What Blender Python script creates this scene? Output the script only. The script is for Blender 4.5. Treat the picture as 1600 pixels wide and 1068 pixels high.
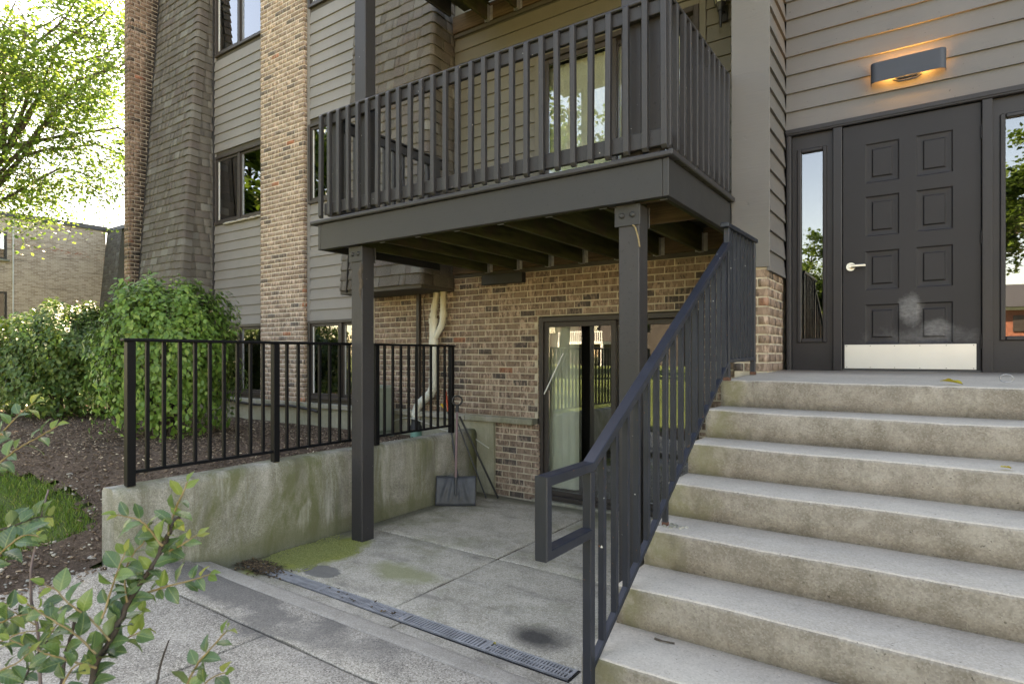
import bpy, bmesh, math, random
import numpy as np
from mathutils import Vector, Matrix, Euler
random.seed(7); NP = np.random.default_rng(11)
R = math.radians
SC = bpy.context.scene
COL = SC.collection
for o in list(bpy.data.objects): bpy.data.objects.remove(o)

# ------------------------------------------------------------------ camera
CAMZ, THETA = 1.73, R(34.92)
cd = bpy.data.cameras.new('camera'); cam = bpy.data.objects.new('camera', cd); COL.objects.link(cam)
cam.location = (0, 0, CAMZ); cam.rotation_euler = (R(90), 0, THETA)
cd.sensor_width = 36.0; cd.lens = 36 * 942 / 1600; cd.shift_y = 20.2 / 1600
cd.clip_start = 0.05; cd.clip_end = 600
cd.dof.use_dof = True; cd.dof.focus_distance = 6.0; cd.dof.aperture_fstop = 8.0
SC.camera = cam
# ------------------------------------------------------------------ light
SUN_EL, SUN_AZ = 40.0, -52.0          # azimuth from +Y, clockwise positive (so -52 is back left)
wd = bpy.data.worlds.new('World'); SC.world = wd; wd.use_nodes = True
nt = wd.node_tree; nt.nodes.clear()
sky = nt.nodes.new('ShaderNodeTexSky'); sky.sky_type = 'NISHITA'; sky.sun_disc = False
sky.sun_elevation = R(SUN_EL); sky.sun_rotation = R(SUN_AZ); sky.air_density = 1.0; sky.dust_density = 0.5; sky.ozone_density = 0.0
bg = nt.nodes.new('ShaderNodeBackground'); bg.inputs['Strength'].default_value = 0.095
ow = nt.nodes.new('ShaderNodeOutputWorld')
nt.links.new(sky.outputs[0], bg.inputs[0]); nt.links.new(bg.outputs[0], ow.inputs[0])
sl = bpy.data.lights.new('sun', 'SUN'); sl.energy = 5.0; sl.angle = R(0.6); sl.color = (1, .93, .8)
sun = bpy.data.objects.new('sun', sl); COL.objects.link(sun)
sd = Vector((math.sin(R(SUN_AZ)) * math.cos(R(SUN_EL)), math.cos(R(SUN_AZ)) * math.cos(R(SUN_EL)), math.sin(R(SUN_EL))))
sun.rotation_euler = sd.to_track_quat('Z', 'Y').to_euler(); sun.location = (-20, 20, 30)
SC.view_settings.view_transform = 'Standard'; SC.view_settings.look = 'None'
SC.view_settings.exposure = 3.3; SC.view_settings.gamma = 1.0; SC.view_settings.use_curve_mapping = False
SC.view_settings.use_white_balance = True; SC.view_settings.white_balance_temperature = 9700; SC.view_settings.white_balance_tint = 17
SC.render.engine = 'CYCLES'
cy = SC.cycles; cy.max_bounces = 8; cy.diffuse_bounces = 4; cy.glossy_bounces = 4; cy.transmission_bounces = 6
cy.transparent_max_bounces = 12; cy.caustics_reflective = False; cy.caustics_refractive = False
cy.use_denoising = True; cy.sample_clamp_indirect = 6.0

# ------------------------------------------------------------------ materials
class MT:
    def __init__(s, name):
        s.m = bpy.data.materials.new(name); s.m.use_nodes = True
        s.t = s.m.node_tree; s.t.nodes.clear()
        s.out = s.n('ShaderNodeOutputMaterial')
        s.b = s.n('ShaderNodeBsdfPrincipled'); s.l(s.b.outputs[0], s.out.inputs[0])
    def n(s, ty, **k):
        x = s.t.nodes.new(ty)
        for a, v in k.items(): setattr(x, a, v)
        return x
    def l(s, a, b): s.t.links.new(a, b)
    def setv(s, sock, v):
        if hasattr(v, 'is_output'): s.l(v, sock)
        else: sock.default_value = (*v, 1) if isinstance(v, tuple) and len(v) == 3 and sock.type == 'RGBA' else v
    def pos(s, scale=(1, 1, 1), off=(0, 0, 0)):
        g = s.n('ShaderNodeNewGeometry'); mp = s.n('ShaderNodeMapping')
        s.l(g.outputs['Position'], mp.inputs[0]); mp.inputs['Scale'].default_value = scale; mp.inputs['Location'].default_value = off
        return mp.outputs[0]
    def noise(s, vec, scale=5, detail=4, rough=.55, dist=0):
        x = s.n('ShaderNodeTexNoise'); s.l(vec, x.inputs['Vector']); x.inputs['Scale'].default_value = scale
        x.inputs['Detail'].default_value = detail; x.inputs['Roughness'].default_value = rough; x.inputs['Distortion'].default_value = dist
        return x.outputs['Fac']
    def ramp(s, fac, stops, interp='LINEAR'):
        x = s.n('ShaderNodeValToRGB'); s.l(fac, x.inputs[0]); r = x.color_ramp; r.interpolation = interp
        while len(r.elements) < len(stops): r.elements.new(.5)
        for e, (p, c) in zip(r.elements, stops):
            e.position = p; e.color = (*c, 1) if isinstance(c, tuple) else (c, c, c, 1)
        return x.outputs[0]
    def mix(s, fac, a, b, mode='MIX'):
        x = s.n('ShaderNodeMix', data_type='RGBA', blend_type=mode)
        s.setv(x.inputs[0], fac); s.setv(x.inputs[6], a); s.setv(x.inputs[7], b); return x.outputs[2]
    def math(s, op, a, b=None, clamp=False):
        x = s.n('ShaderNodeMath', operation=op); x.use_clamp = clamp; s.setv(x.inputs[0], a)
        if b is not None: s.setv(x.inputs[1], b)
        return x.outputs[0]
    def sep(s, v):
        x = s.n('ShaderNodeSeparateXYZ'); s.l(v, x.inputs[0]); return x.outputs
    def bump(s, h, strength=.3, dist=.01):
        x = s.n('ShaderNodeBump'); x.inputs['Strength'].default_value = strength; x.inputs['Distance'].default_value = dist
        s.l(h, x.inputs['Height']); s.l(x.outputs[0], s.b.inputs['Normal']); return x.outputs[0]
    def rnd(s):
        g = s.n('ShaderNodeNewGeometry'); o = s.n('ShaderNodeObjectInfo')
        return s.math('FRACT', s.math('ADD', g.outputs['Random Per Island'], o.outputs['Random']))
    def fin(s, col=None, rough=.6, metal=0, spec=.5):
        if col is not None: s.setv(s.b.inputs['Base Color'], col)
        s.setv(s.b.inputs['Roughness'], rough); s.b.inputs['Metallic'].default_value = metal
        s.b.inputs['Specular IOR Level'].default_value = spec
        return s.m

def plain(name, col, rough=.6, metal=0, var=.12, scale=6, bump=.0, bscale=60, spec=.5):
    m = MT(name); p = m.pos()
    n = m.noise(p, scale, 5)
    c = m.mix(m.ramp(n, [(.3, 0.0), (.7, 1.0)]), tuple(x * (1 - var) for x in col), tuple(min(1, x * (1 + var)) for x in col))
    if bump: m.bump(m.noise(p, bscale, 4), bump, .004)
    return m.fin(c, rough, metal, spec)

def paint(name, col, rough=.5, grain=(3, 3, 60), bstr=.25, chips=0):
    # painted board: faint grain relief and a few dents and small chips
    m = MT(name); p = m.pos(); g = m.pos(grain)
    n = m.noise(p, 2.2, 4); gr = m.noise(g, 1.6, 5, .65)
    c = m.mix(m.ramp(n, [(.3, 0.0), (.72, 1.0)]), tuple(x * .88 for x in col), tuple(x * 1.12 for x in col))
    c = m.mix(m.ramp(m.noise(p, 45, 2), [(.3, 0.0), (.36, 1.0)]), tuple(x * .6 for x in col), c)
    if chips:
        c = m.mix(m.ramp(m.noise(p, 38, 3, .6), [(.735, 0.0), (.75, 1.0)]), c, (.55, .53, .5))
    m.bump(m.math('ADD', gr, m.math('MULTIPLY', m.noise(p, 90, 2), .4)), bstr, .003)
    return m.fin(c, m.ramp(n, [(.2, rough - .1), (.8, rough + .12)]), 0, .4)

def concrete(name, base, dark, light, green=None, streak=0, fleck=.5, bstr=.35, stain=.55, big=1.1):
    m = MT(name); p = m.pos()
    c = m.mix(m.ramp(m.noise(p, big, 6, .62), [(.32, 0.0), (.68, 1.0)]), dark, base)
    c = m.mix(m.ramp(m.noise(p, 5.5, 6, .7), [(.42, 0.0), (.75, stain)]), c, light)
    c = m.mix(m.ramp(m.noise(p, 17, 5, .7), [(.52, 0.0), (.75, .55)]), c, tuple(x * .72 for x in base))
    f = m.n('ShaderNodeTexVoronoi'); f.inputs['Scale'].default_value = 150; m.l(p, f.inputs['Vector'])
    rn = m.sep(f.outputs['Color'])[0]
    c = m.mix(m.math('MULTIPLY', m.ramp(rn, [(.0, 0.0), (.5, 0.0), (1.0, 1.0)]), fleck), c, tuple(x * 1.35 for x in light))
    c = m.mix(m.math('MULTIPLY', m.ramp(rn, [(.0, 1.0), (.25, 0.0)]), fleck), c, tuple(x * .45 for x in dark))
    pit = m.ramp(m.noise(p, 60, 2, .5), [(.26, 1.0), (.30, 0.0)])
    c = m.mix(m.math('MULTIPLY', pit, .7), c, tuple(x * .4 for x in dark))
    if green:
        sv = m.pos((.8, .8, .3)); nz = m.noise(sv, 2.2, 7, .68, .6)
        c = m.mix(m.math('MULTIPLY', m.ramp(nz, [(.46, 0.0), (.64, 1.0)]), streak), c, green)
        dv = m.pos((1.3, 1.3, .28)); nd = m.noise(dv, 4.2, 7, .7, .4)
        c = m.mix(m.math('MULTIPLY', m.ramp(nd, [(.5, 0.0), (.7, 1.0)]), streak * .7), c, tuple(x * .42 for x in base))
        c = m.mix(m.math('MULTIPLY', m.ramp(m.noise(dv, 4.5, 6, .7), [(.56, 0.0), (.7, 1.0)]), .45), c, tuple(x * 1.15 for x in light))
    h = m.math('ADD', m.noise(p, 120, 3, .6), m.math('MULTIPLY', m.noise(p, 14, 4), 1.2))
    m.bump(m.math('SUBTRACT', h, m.math('MULTIPLY', pit, .8)), bstr, .004)
    m.c = c
    return m

M = {}
def _fix(mt, rough=.85): mt.fin(mt.c, rough, 0, .3); return mt.m
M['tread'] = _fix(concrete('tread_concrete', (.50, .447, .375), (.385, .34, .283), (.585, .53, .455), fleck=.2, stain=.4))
def riser_mat():
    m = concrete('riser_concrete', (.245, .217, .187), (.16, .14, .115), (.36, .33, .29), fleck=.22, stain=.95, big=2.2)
    p = m.pos(); sx = m.sep(p)[0]
    # green algae near the railing end, with an uneven edge
    e = m.math('ADD', sx, m.math('MULTIPLY', m.noise(p, 5, 4), .5))
    k = m.ramp(m.math('ADD', m.math('MULTIPLY', e, 1.0), 1.0, True), [(.05, 0.0), (.16, .75), (.32, 0.0)])
    c = m.mix(k, m.c, (.165, .158, .09))
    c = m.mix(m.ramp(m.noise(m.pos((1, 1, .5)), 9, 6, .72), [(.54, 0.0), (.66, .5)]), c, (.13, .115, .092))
    c = m.mix(m.ramp(m.noise(m.pos((1, 1, 1.2)), 6, 7, .72, .5), [(.54, 0.0), (.64, .45)]), c, (.33, .30, .26))
    m.c = c; return _fix(m)
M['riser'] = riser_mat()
def walk_mat():
    m = concrete('walk_concrete', (.39, .342, .28), (.245, .213, .174), (.50, .445, .37), fleck=.8, stain=.8, big=1.6, bstr=.5)
    p = m.pos(); s = m.sep(p)
    # dark weathered band of the slab that borders the step
    n = m.math('MULTIPLY', m.math('SUBTRACT', m.noise(p, 2.6, 5), .5), 1.1)
    a = m.ramp(m.math('ADD', m.math('SUBTRACT', s[1], 1.95), n), [(.05, 0.0), (.2, 1.0), (.42, 1.0), (.55, 0.0)])
    b = m.ramp(m.math('MULTIPLY', m.math('ADD', s[0], m.math('MULTIPLY', n, 2.2)), -.25, True), [(.55, 0.0), (.75, 1.0)])
    m.c = m.mix(m.math('MULTIPLY', m.math('MULTIPLY', a, b), .72), m.c, (.15, .137, .122))
    return _fix(m)
M['walk'] = walk_mat()
M['nosing'] = _fix(concrete('step_edge_concrete', (.40, .355, .297), (.29, .257, .212), (.5, .448, .38), fleck=.3, stain=.5))
def blob(m, p, cx, cy, rx, ry, nz, amp):
    s = m.sep(p)
    dx = m.math('DIVIDE', m.math('SUBTRACT', s[0], cx), rx); dy = m.math('DIVIDE', m.math('SUBTRACT', s[1], cy), ry)
    d = m.math('SQRT', m.math('ADD', m.math('MULTIPLY', dx, dx), m.math('MULTIPLY', dy, dy)))
    return m.math('ADD', d, m.math('MULTIPLY', m.math('SUBTRACT', nz, .5), amp))
def patio_mat():
    m = concrete('patio_concrete', (.47, .413, .325), (.28, .247, .19), (.63, .565, .465), fleck=.45, stain=.85, big=1.3, bstr=.4)
    p = m.pos(); n1 = m.noise(p, 3.5, 6, .65); n2 = m.noise(p, 9, 5, .7)
    c = m.c
    # faint green film in patches
    c = m.mix(m.ramp(m.noise(p, 1.5, 6, .68), [(.53, 0.0), (.68, .65)]), c, (.21, .205, .11))
    c = m.mix(m.ramp(m.noise(m.pos((.6, 1.6, 1)), 3, 6, .7), [(.55, 0.0), (.70, .7)]), c, (.18, .16, .137))
    c = m.mix(m.ramp(m.noise(p, 11, 6, .75), [(.56, 0.0), (.68, .55)]), c, (.2, .18, .15))
    # bright moss beside the post, damp patch, second moss film, oil stain
    c = m.mix(m.ramp(blob(m, p, -4.48, 3.32, .42, .62, n1, 1.1), [(.72, 1.0), (1.02, 0.0)]), c, m.mix(n2, (.2, .21, .045), (.3, .31, .08)))
    c = m.mix(m.ramp(blob(m, p, -4.02, 3.07, .24, .13, n1, 1.2), [(.8, .85), (.9, 0.0)]), c, (.16, .15, .135))
    c = m.mix(m.ramp(blob(m, p, -3.45, 3.42, .42, .2, n1, 1.4), [(.5, .75), (1.05, 0.0)]), c, (.26, .26, .12))
    c = m.mix(m.ramp(blob(m, p, -1.97, 3.13, .26, .19, n1, 1.0), [(.3, .9), (1.1, 0.0)]), c, (.04, .037, .035))
    c = m.mix(m.ramp(blob(m, p, -3.3, 2.86, .5, .05, n2, 1.2), [(.6, .7), (1.0, 0.0)]), c, (.05, .045, .04))
    c = m.mix(m.ramp(blob(m, p, -4.45, 2.86, .3, .14, n2, 1.2), [(.6, .9), (1.1, 0.0)]), c, (.045, .036, .028))
    # runs of dirt against the building and along the retaining wall
    sy = m.sep(p)
    e1 = m.math('SUBTRACT', m.math('ADD', sy[0], 4.72), m.math('MULTIPLY', n1, .22)); e2 = m.math('SUBTRACT', m.math('SUBTRACT', 6.0, sy[1]), m.math('MULTIPLY', n1, .3))
    c = m.mix(m.ramp(m.math('MINIMUM', e1, e2), [(.0, .75), (.14, 0.0)]), c, (.13, .125, .075))
    m.c = c; return _fix(m, .8)
M['patio'] = patio_mat()
def retain_mat():
    m = concrete('retaining_concrete', (.355, .335, .29), (.19, .18, .148), (.46, .44, .39), green=(.105, .112, .042), streak=.85, fleck=.35, stain=.6, big=1.5, bstr=.5)
    p = m.pos(); s = m.sep(p); q = m.n('ShaderNodeCombineXYZ'); m.l(s[1], q.inputs[0]); m.l(m.math('MULTIPLY', s[2], .06), q.inputs[1])
    run = m.ramp(m.noise(q.outputs[0], 5.5, 5, .7), [(.5, 0.0), (.66, 1.0)])          # dirty runs from the top edge down
    top = m.ramp(m.math('ADD', s[2], m.math('MULTIPLY', m.noise(p, 6, 4), .35)), [(.55, 0.0), (.95, 1.0)])
    c = m.mix(m.math('MULTIPLY', m.math('MULTIPLY', run, top), .8), m.c, (.12, .112, .075))
    foot = m.ramp(m.math('SUBTRACT', s[2], m.math('MULTIPLY', m.noise(p, 5, 5), .22)), [(-.02, .7), (.1, 0.0)])
    c = m.mix(foot, c, (.13, .13, .07))
    ln = m.ramp(m.math('ABSOLUTE', m.math('SUBTRACT', s[2], .42)), [(.0, .35), (.006, 0.0)])
    m.c = m.mix(ln, c, (.2, .18, .15))
    return _fix(m)
M['retain'] = retain_mat()
M['foundation'] = _fix(concrete('foundation_concrete', (.33, .315, .24), (.25, .24, .175), (.4, .385, .31), green=(.16, .16, .08), streak=.35, fleck=.2, stain=.4))
M['ledge'] = _fix(concrete('ledge_concrete', (.33, .31, .26), (.22, .215, .165), (.42, .4, .34), green=(.12, .125, .06), streak=.5, fleck=.2, stain=.5))

def brick_mat(name, base, tan, dark, red, lightness=1.0, soot=False):
    m = MT(name); p = m.pos(); r = m.rnd()
    k = lambda c: tuple(x * lightness for x in c)
    body = m.ramp(r, [(0, k(dark)), (.07, k(dark)), (.10, k(base)), (.5, k(tuple(.5 * (a + b) for a, b in zip(base, tan)))), (.93, k(tan)), (.991, k(tan)), (.993, k(red)), (1, k(red))])
    # vertical wire cut drag marks and pale smears in the face
    v = m.pos((19, 19, 6)); n = m.noise(v, 1.5, 4, .62, .5)
    lt = m.math('MULTIPLY', m.ramp(n, [(.49, 0.0), (.60, 1.0)]), m.ramp(m.math('FRACT', m.math('MULTIPLY', r, 7.3)), [(.2, .25), (.8, 1.0)]))
    c = m.mix(m.math('MULTIPLY', lt, .8), body, k(tuple(min(1, x * 1.75 + .05) for x in tan)))
    dk = m.ramp(m.noise(m.pos((18, 18, 8)), 1.9, 5, .65), [(.36, 1.0), (.47, 0.0)])
    c = m.mix(m.math('MULTIPLY', dk, .7), c, k(tuple(x * .45 for x in dark)))
    c = m.mix(m.math('MULTIPLY', m.ramp(m.noise(p, .9, 4), [(.45, 0.0), (.7, .35)]), 1.0), c, k(tuple(x * .6 for x in base)))
    if soot:
        sy = m.sep(p)
        d = m.math('SUBTRACT', m.math('ADD', m.math('MULTIPLY', sy[2], .0672), 5.255), sy[1])      # distance from the shingle slope
        d = m.math('ADD', d, m.math('MULTIPLY', m.math('SUBTRACT', m.noise(m.pos((1, 1, .5)), 5, 5, .7), .5), .35))
        c = m.mix(m.ramp(d, [(.08, .88), (.26, 0.0)]), c, (.018, .015, .013))
    m.bump(m.math('ADD', n, m.math('MULTIPLY', m.noise(p, 160, 3, .6), .7)), .55, .004)
    return m.fin(c, .88, 0, .25)
M['brick'] = brick_mat('brown_brick', (.185, .128, .098), (.27, .195, .148), (.08, .066, .06), (.27, .12, .075))
M['brick_pale'] = brick_mat('tan_brick', (.25, .178, .135), (.36, .265, .2), (.135, .11, .095), (.4, .14, .07))
M['brick_soot'] = brick_mat('sooty_brick', (.165, .1, .073), (.24, .16, .12), (.06, .048, .042), (.36, .11, .06), 1.0, True)
M['mortar'] = plain('mortar', (.47, .41, .32), .95, var=.22, scale=9, bump=.6, bscale=170)
M['mortar_soot'] = plain('sooty_mortar', (.3, .25, .2), .95, var=.4, scale=6, bump=.6, bscale=170)
M['mortar_pale'] = plain('pale_mortar', (.66, .58, .49), .95, var=.18, scale=9, bump=.6, bscale=170)

def siding_mat(name, col, rot=False):
    m = MT(name); p = m.pos(); r = m.rnd()
    g = m.pos((2.2, 2.2, 34)); n = m.noise(g, 1.3, 6, .68, .3); n2 = m.noise(p, 1.4, 4)
    c = m.mix(m.ramp(n2, [(.3, 0.0), (.7, 1.0)]), tuple(x * .9 for x in col), tuple(x * 1.08 for x in col))
    c = m.mix(m.math('MULTIPLY', r, .12), c, tuple(x * .7 for x in col))
    c = m.mix(m.ramp(n, [(.28, .45), (.42, 0.0)]), c, tuple(x * .68 for x in col))
    c = m.mix(m.ramp(m.noise(p, 42, 2), [(.255, .8), (.28, 0.0)]), c, tuple(x * .45 for x in col))
    m.bump(n, .4, .004)
    return m.fin(c, .62, 0, .35)
M['siding'] = siding_mat('taupe_siding', (.142, .135, .133))
M['siding_bay'] = siding_mat('grey_taupe_siding', (.212, .198, .184))
M['siding_porch'] = siding_mat('olive_tan_siding', (.142, .131, .102))
def pillar_mat():
    m = MT('painted_plywood'); p = m.pos(); col = (.148, .144, .142)
    w = m.noise(m.pos((2.5, 2.5, 26)), 1.5, 5, .6, .8); n2 = m.noise(p, 1.2, 4)
    c = m.mix(m.ramp(n2, [(.3, 0.0), (.7, 1.0)]), tuple(x * .92 for x in col), tuple(x * 1.08 for x in col))
    c = m.mix(m.ramp(m.noise(p, 34, 2), [(.24, .6), (.27, 0.0)]), c, tuple(x * .55 for x in col))
    m.bump(m.math('ADD', w, m.math('MULTIPLY', m.ramp(m.noise(p, 7, 3), [(.3, 0.0), (.34, 1.0)]), .7)), .5, .004)
    return m.fin(c, .6, 0, .35)
M['pillar'] = pillar_mat()
M['deckpaint'] = paint('charcoal_deck_paint', (.034, .033, .036), .5, (4, 4, 4), .3, 1)
M['fascia'] = paint('charcoal_fascia_paint', (.027, .0268, .028), .5, (3, 3, 40), .25, 0)
M['post'] = paint('charcoal_post_paint', (.033, .031, .033), .5, (30, 30, 2.5), .4, 1)
def door_mat():
    m = MT('door_paint'); p = m.pos(); col = (.0195, .0185, .0215)
    c = m.mix(m.ramp(m.noise(p, 2.2, 4), [(.3, 0.0), (.7, 1.0)]), tuple(x * .9 for x in col), tuple(x * 1.1 for x in col))
    s = m.sep(p); nz = m.noise(p, 5.5, 6, .7)
    q = m.n('ShaderNodeCombineXYZ'); m.l(s[0], q.inputs[0]); m.l(s[2], q.inputs[1])
    d1 = m.ramp(blob(m, q.outputs[0], -.14, 2.1, .09, .17, nz, 1.5), [(.55, .75), (1.1, 0.0)])
    d2 = m.ramp(blob(m, q.outputs[0], .02, 1.93, .13, .09, nz, 1.6), [(.5, .65), (1.1, 0.0)])
    d3 = m.ramp(blob(m, q.outputs[0], -.05, 1.88, .45, .1, nz, 2.6), [(.2, .35), (.9, 0.0)])
    k = m.math('MULTIPLY', m.math('MAXIMUM', m.math('MAXIMUM', d1, d2), d3), m.ramp(m.noise(m.pos((1, 1, 2)), 26, 5, .7), [(.3, .35), (.7, 1.0)]))
    c = m.mix(k, c, (.2, .2, .205))
    m.bump(m.noise(p, 60, 3), .08, .002)
    return m.fin(c, .5, 0, .3)
M['door'] = door_mat()
M['doorframe'] = paint('door_frame_paint', (.0195, .018, .021), .45, (3, 3, 3), .12, 0)
M['winframe'] = paint('brown_window_frame', (.045, .037, .033), .45, (3, 3, 3), .1, 0)
def iron_mat(name, col, rust=1):
    m = MT(name); p = m.pos(); s = m.sep(p)
    c = m.mix(m.ramp(m.noise(p, 6, 4), [(.3, 0.0), (.7, 1.0)]), tuple(x * .85 for x in col), tuple(x * 1.2 for x in col))
    if rust:
        c = m.mix(m.ramp(m.noise(p, 55, 3, .65), [(.70, 0.0), (.73, 1.0)]), c, (.2, .075, .03))
        c = m.mix(m.ramp(m.noise(p, 30, 2), [(.765, 0.0), (.775, 1.0)]), c, (.6, .6, .58))
    m.bump(m.noise(p, 70, 3), .12, .002)
    return m.fin(c, m.ramp(m.noise(p, 9, 4), [(.3, .36), (.7, .52)]), 0, .4)
M['iron'] = iron_mat('blue_black_iron_paint', (.014, .0175, .027))
M['fence'] = plain('black_fence_paint', (.005, .005, .0062), .5, spec=.16)
M['rust'] = plain('rust', (.10, .045, .028), .85, var=.4, scale=50, bump=.5, bscale=120)
def shingle_mat():
    m = MT('asphalt_shingle'); p = m.pos(); r = m.rnd()
    c = m.ramp(r, [(0, (.088, .078, .07)), (.25, (.122, .109, .094)), (.45, (.108, .089, .083)), (.65, (.142, .13, .114)), (.82, (.126, .115, .102)), (.93, (.192, .187, .172)), (1, (.092, .082, .076))])
    v = m.n('ShaderNodeTexVoronoi'); v.inputs['Scale'].default_value = 330; m.l(p, v.inputs['Vector'])
    g = m.sep(v.outputs['Color'])[0]
    c = m.mix(m.ramp(g, [(.2, .5), (.5, 0.0)]), c, (.06, .053, .047))
    c = m.mix(m.ramp(g, [(.72, 0.0), (1.0, .5)]), c, (.3, .28, .25))
    c = m.mix(m.ramp(m.noise(m.pos((1, 1, .3)), 3, 4), [(.45, 0.0), (.7, .35)]), c, (.06, .052, .045))
    m.bump(g, .3, .002)
    return m.fin(c, .92, 0, .2)
M['shingle'] = shingle_mat()
M['flash'] = plain('dark_flashing', (.022, .02, .02), .6, var=.3, scale=12)
M['interior'] = plain('dark_room', (.02, .019, .017), .9)
M['room_wall'] = plain('room_wall', (.24, .22, .19), .9)
M['soffit'] = plain('dark_soffit', (.06, .052, .042), .8)

def glass_mat(name, refl, tint=(.96, .98, .97), ior=1.52, wav=.0):
    m = MT(name); m.t.nodes.remove(m.b)
    tr = m.n('ShaderNodeBsdfTransparent'); tr.inputs[0].default_value = (*tint, 1)
    gl = m.n('ShaderNodeBsdfGlossy'); gl.inputs['Roughness'].default_value = .0; gl.inputs[0].default_value = (.97, .98, 1, 1)
    fr = m.n('ShaderNodeFresnel'); fr.inputs[0].default_value = ior
    fac = m.math('ADD', m.math('MULTIPLY', fr.outputs[0], 1.7), refl, True)
    if wav:
        b = m.n('ShaderNodeBump'); b.inputs['Strength'].default_value = wav; b.inputs['Distance'].default_value = .02
        m.l(m.noise(m.pos(), 1.6, 1), b.inputs['Height']); m.l(b.outputs[0], gl.inputs['Normal'])
    mx = m.n('ShaderNodeMixShader'); m.l(fac, mx.inputs[0]); m.l(tr.outputs[0], mx.inputs[1]); m.l(gl.outputs[0], mx.inputs[2])
    m.l(mx.outputs[0], m.out.inputs[0]); return m.m
M['glass'] = glass_mat('window_glass', .12, wav=.05)
M['glass_side'] = glass_mat('sidelight_glass', .1, (.55, .57, .58), wav=.03)
M['glass_patio'] = glass_mat('patio_glass', .035, wav=.03)
M['blind'] = plain('vertical_blind', (.74, .78, .68), .7, var=.05)
M['curtain'] = plain('pale_green_curtain', (.86, .87, .68), .8, var=.06)
M['slatblind'] = plain('slat_blind', (.66, .70, .58), .7, var=.05)
def joist_mat():
    m = MT('algae_stained_joist'); p = m.pos(); n = m.noise(m.pos((8, 1, 8)), 2, 5, .6)
    c = m.mix(m.ramp(n, [(.35, 0.0), (.65, 1.0)]), (.034, .034, .014), (.075, .078, .028))
    c = m.mix(m.ramp(m.noise(p, 4, 5), [(.5, 0.0), (.66, .8)]), c, (.06, .044, .028))
    m.bump(n, .3, .003); return m.fin(c, .85, 0, .2)
M['joist'] = joist_mat()
def ledger_mat():
    m = MT('weathered_brown_wood'); n = m.noise(m.pos((1.2, 8, 22)), 2.0, 6, .65, .6)
    c = m.ramp(n, [(.3, (.045, .03, .018)), (.5, (.095, .064, .038)), (.7, (.14, .1, .062))])
    m.bump(n, .3, .003); return m.fin(c, .8, 0, .2)
M['ledger'] = ledger_mat()
M['deckwood'] = plain('deck_board_underside', (.032, .031, .02), .85, var=.4, scale=14)
M['galv'] = plain('galvanised_steel', (.36, .37, .38), .5, .6, var=.25, scale=20)
M['grate'] = plain('grate_metal', (.34, .335, .335), .5, .1, var=.3, scale=9, bump=.2)
M['black'] = plain('black_plastic', (.014, .014, .015), .5)
M['steel'] = plain('brushed_kick_plate', (.60, .60, .58), .38, .55, var=.05, scale=3)
M['nickel'] = plain('satin_nickel', (.62, .61, .57), .28, 1.0, var=.03)
M['screw'] = plain('dark_screw', (.05, .05, .05), .5)
M['lampmetal'] = plain('slate_lamp_metal', (.035, .043, .06), .6, 0, var=.05, scale=8)
M['lantern'] = plain('black_lantern', (.016, .016, .016), .45)
M['lglass'] = plain('frosted_lantern_glass', (.55, .55, .40), .3)
def pvc_mat():
    m = MT('dirty_white_pvc'); p = m.pos(); s = m.sep(p)
    n = m.noise(m.pos((3, 3, 1)), 3, 4)
    a = m.math('ADD', m.math('MULTIPLY', m.math('SUBTRACT', s[2], 2.0), 1.4), m.math('SUBTRACT', n, .5))
    c = m.mix(m.ramp(a, [(.1, 0.0), (.6, .8)]), (.62, .62, .55), (.42, .35, .2))
    return m.fin(c, .4, 0, .5)
M['pvc'] = pvc_mat()
M['pvcgreen'] = plain('green_sewer_pipe', (.16, .34, .27), .5)
M['rubber'] = plain('black_rubber', (.02, .02, .021), .6)
M['pedestal'] = plain('grey_green_cabinet', (.26, .30, .245), .5, var=.08)
M['shovel'] = plain('charcoal_shovel_plastic', (.042, .046, .054), .5, var=.25, scale=14, bump=.1)
M['wood_handle'] = plain('mauve_handle', (.19, .12, .125), .5, var=.15, scale=20)
M['orange'] = plain('orange_plastic', (.6, .09, .03), .45)
M['yellow'] = plain('yellow_plastic', (.62, .42, .03), .45)
M['polegrey'] = plain('dark_grey_pole', (.05, .055, .062), .4, .4)
M['white'] = plain('white_cable', (.5, .5, .44), .5)
M['whitepaint'] = plain('white_paint', (.7, .7, .68), .6)
M['stone'] = plain('pale_stone', (.36, .33, .28), .9, var=.3, scale=20, bump=.5)

def leaf_mat(name, stops, trans=.35, rough=.45, back=None, vein=False, spec=.4):
    m = MT(name); r = m.rnd()
    c = m.ramp(r, stops)
    if vein:
        tc = m.n('ShaderNodeTexCoord'); s = m.sep(tc.outputs['Object'])
        ax = m.math('ABSOLUTE', s[0])
        c = m.mix(m.ramp(ax, [(.0, .55), (.035, 0.0)]), c, m.mix(.5, c, (.45, .5, .2)))
        rib = m.math('SINE', m.math('MULTIPLY', m.math('SUBTRACT', s[1], m.math('MULTIPLY', ax, .8)), 44))
        c = m.mix(m.ramp(rib, [(.0, 0.0), (.95, .0), (1.0, .18)]), c, (.4, .45, .2))
        m.bump(rib, .12, .02)
    if back is not None:
        g = m.n('ShaderNodeNewGeometry'); c = m.mix(g.outputs['Backfacing'], c, m.mix(.6, c, back))
    m.fin(c, rough, 0, spec)
    t = m.n('ShaderNodeBsdfTranslucent'); m.l(m.mix(.5, c, m.mix(1.0, c, (1.1, 1.2, .55), 'MULTIPLY')), t.inputs[0])
    mx = m.n('ShaderNodeMixShader'); mx.inputs[0].default_value = trans
    m.l(m.b.outputs[0], mx.inputs[1]); m.l(t.outputs[0], mx.inputs[2]); m.l(mx.outputs[0], m.out.inputs[0])
    return m.m
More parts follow.
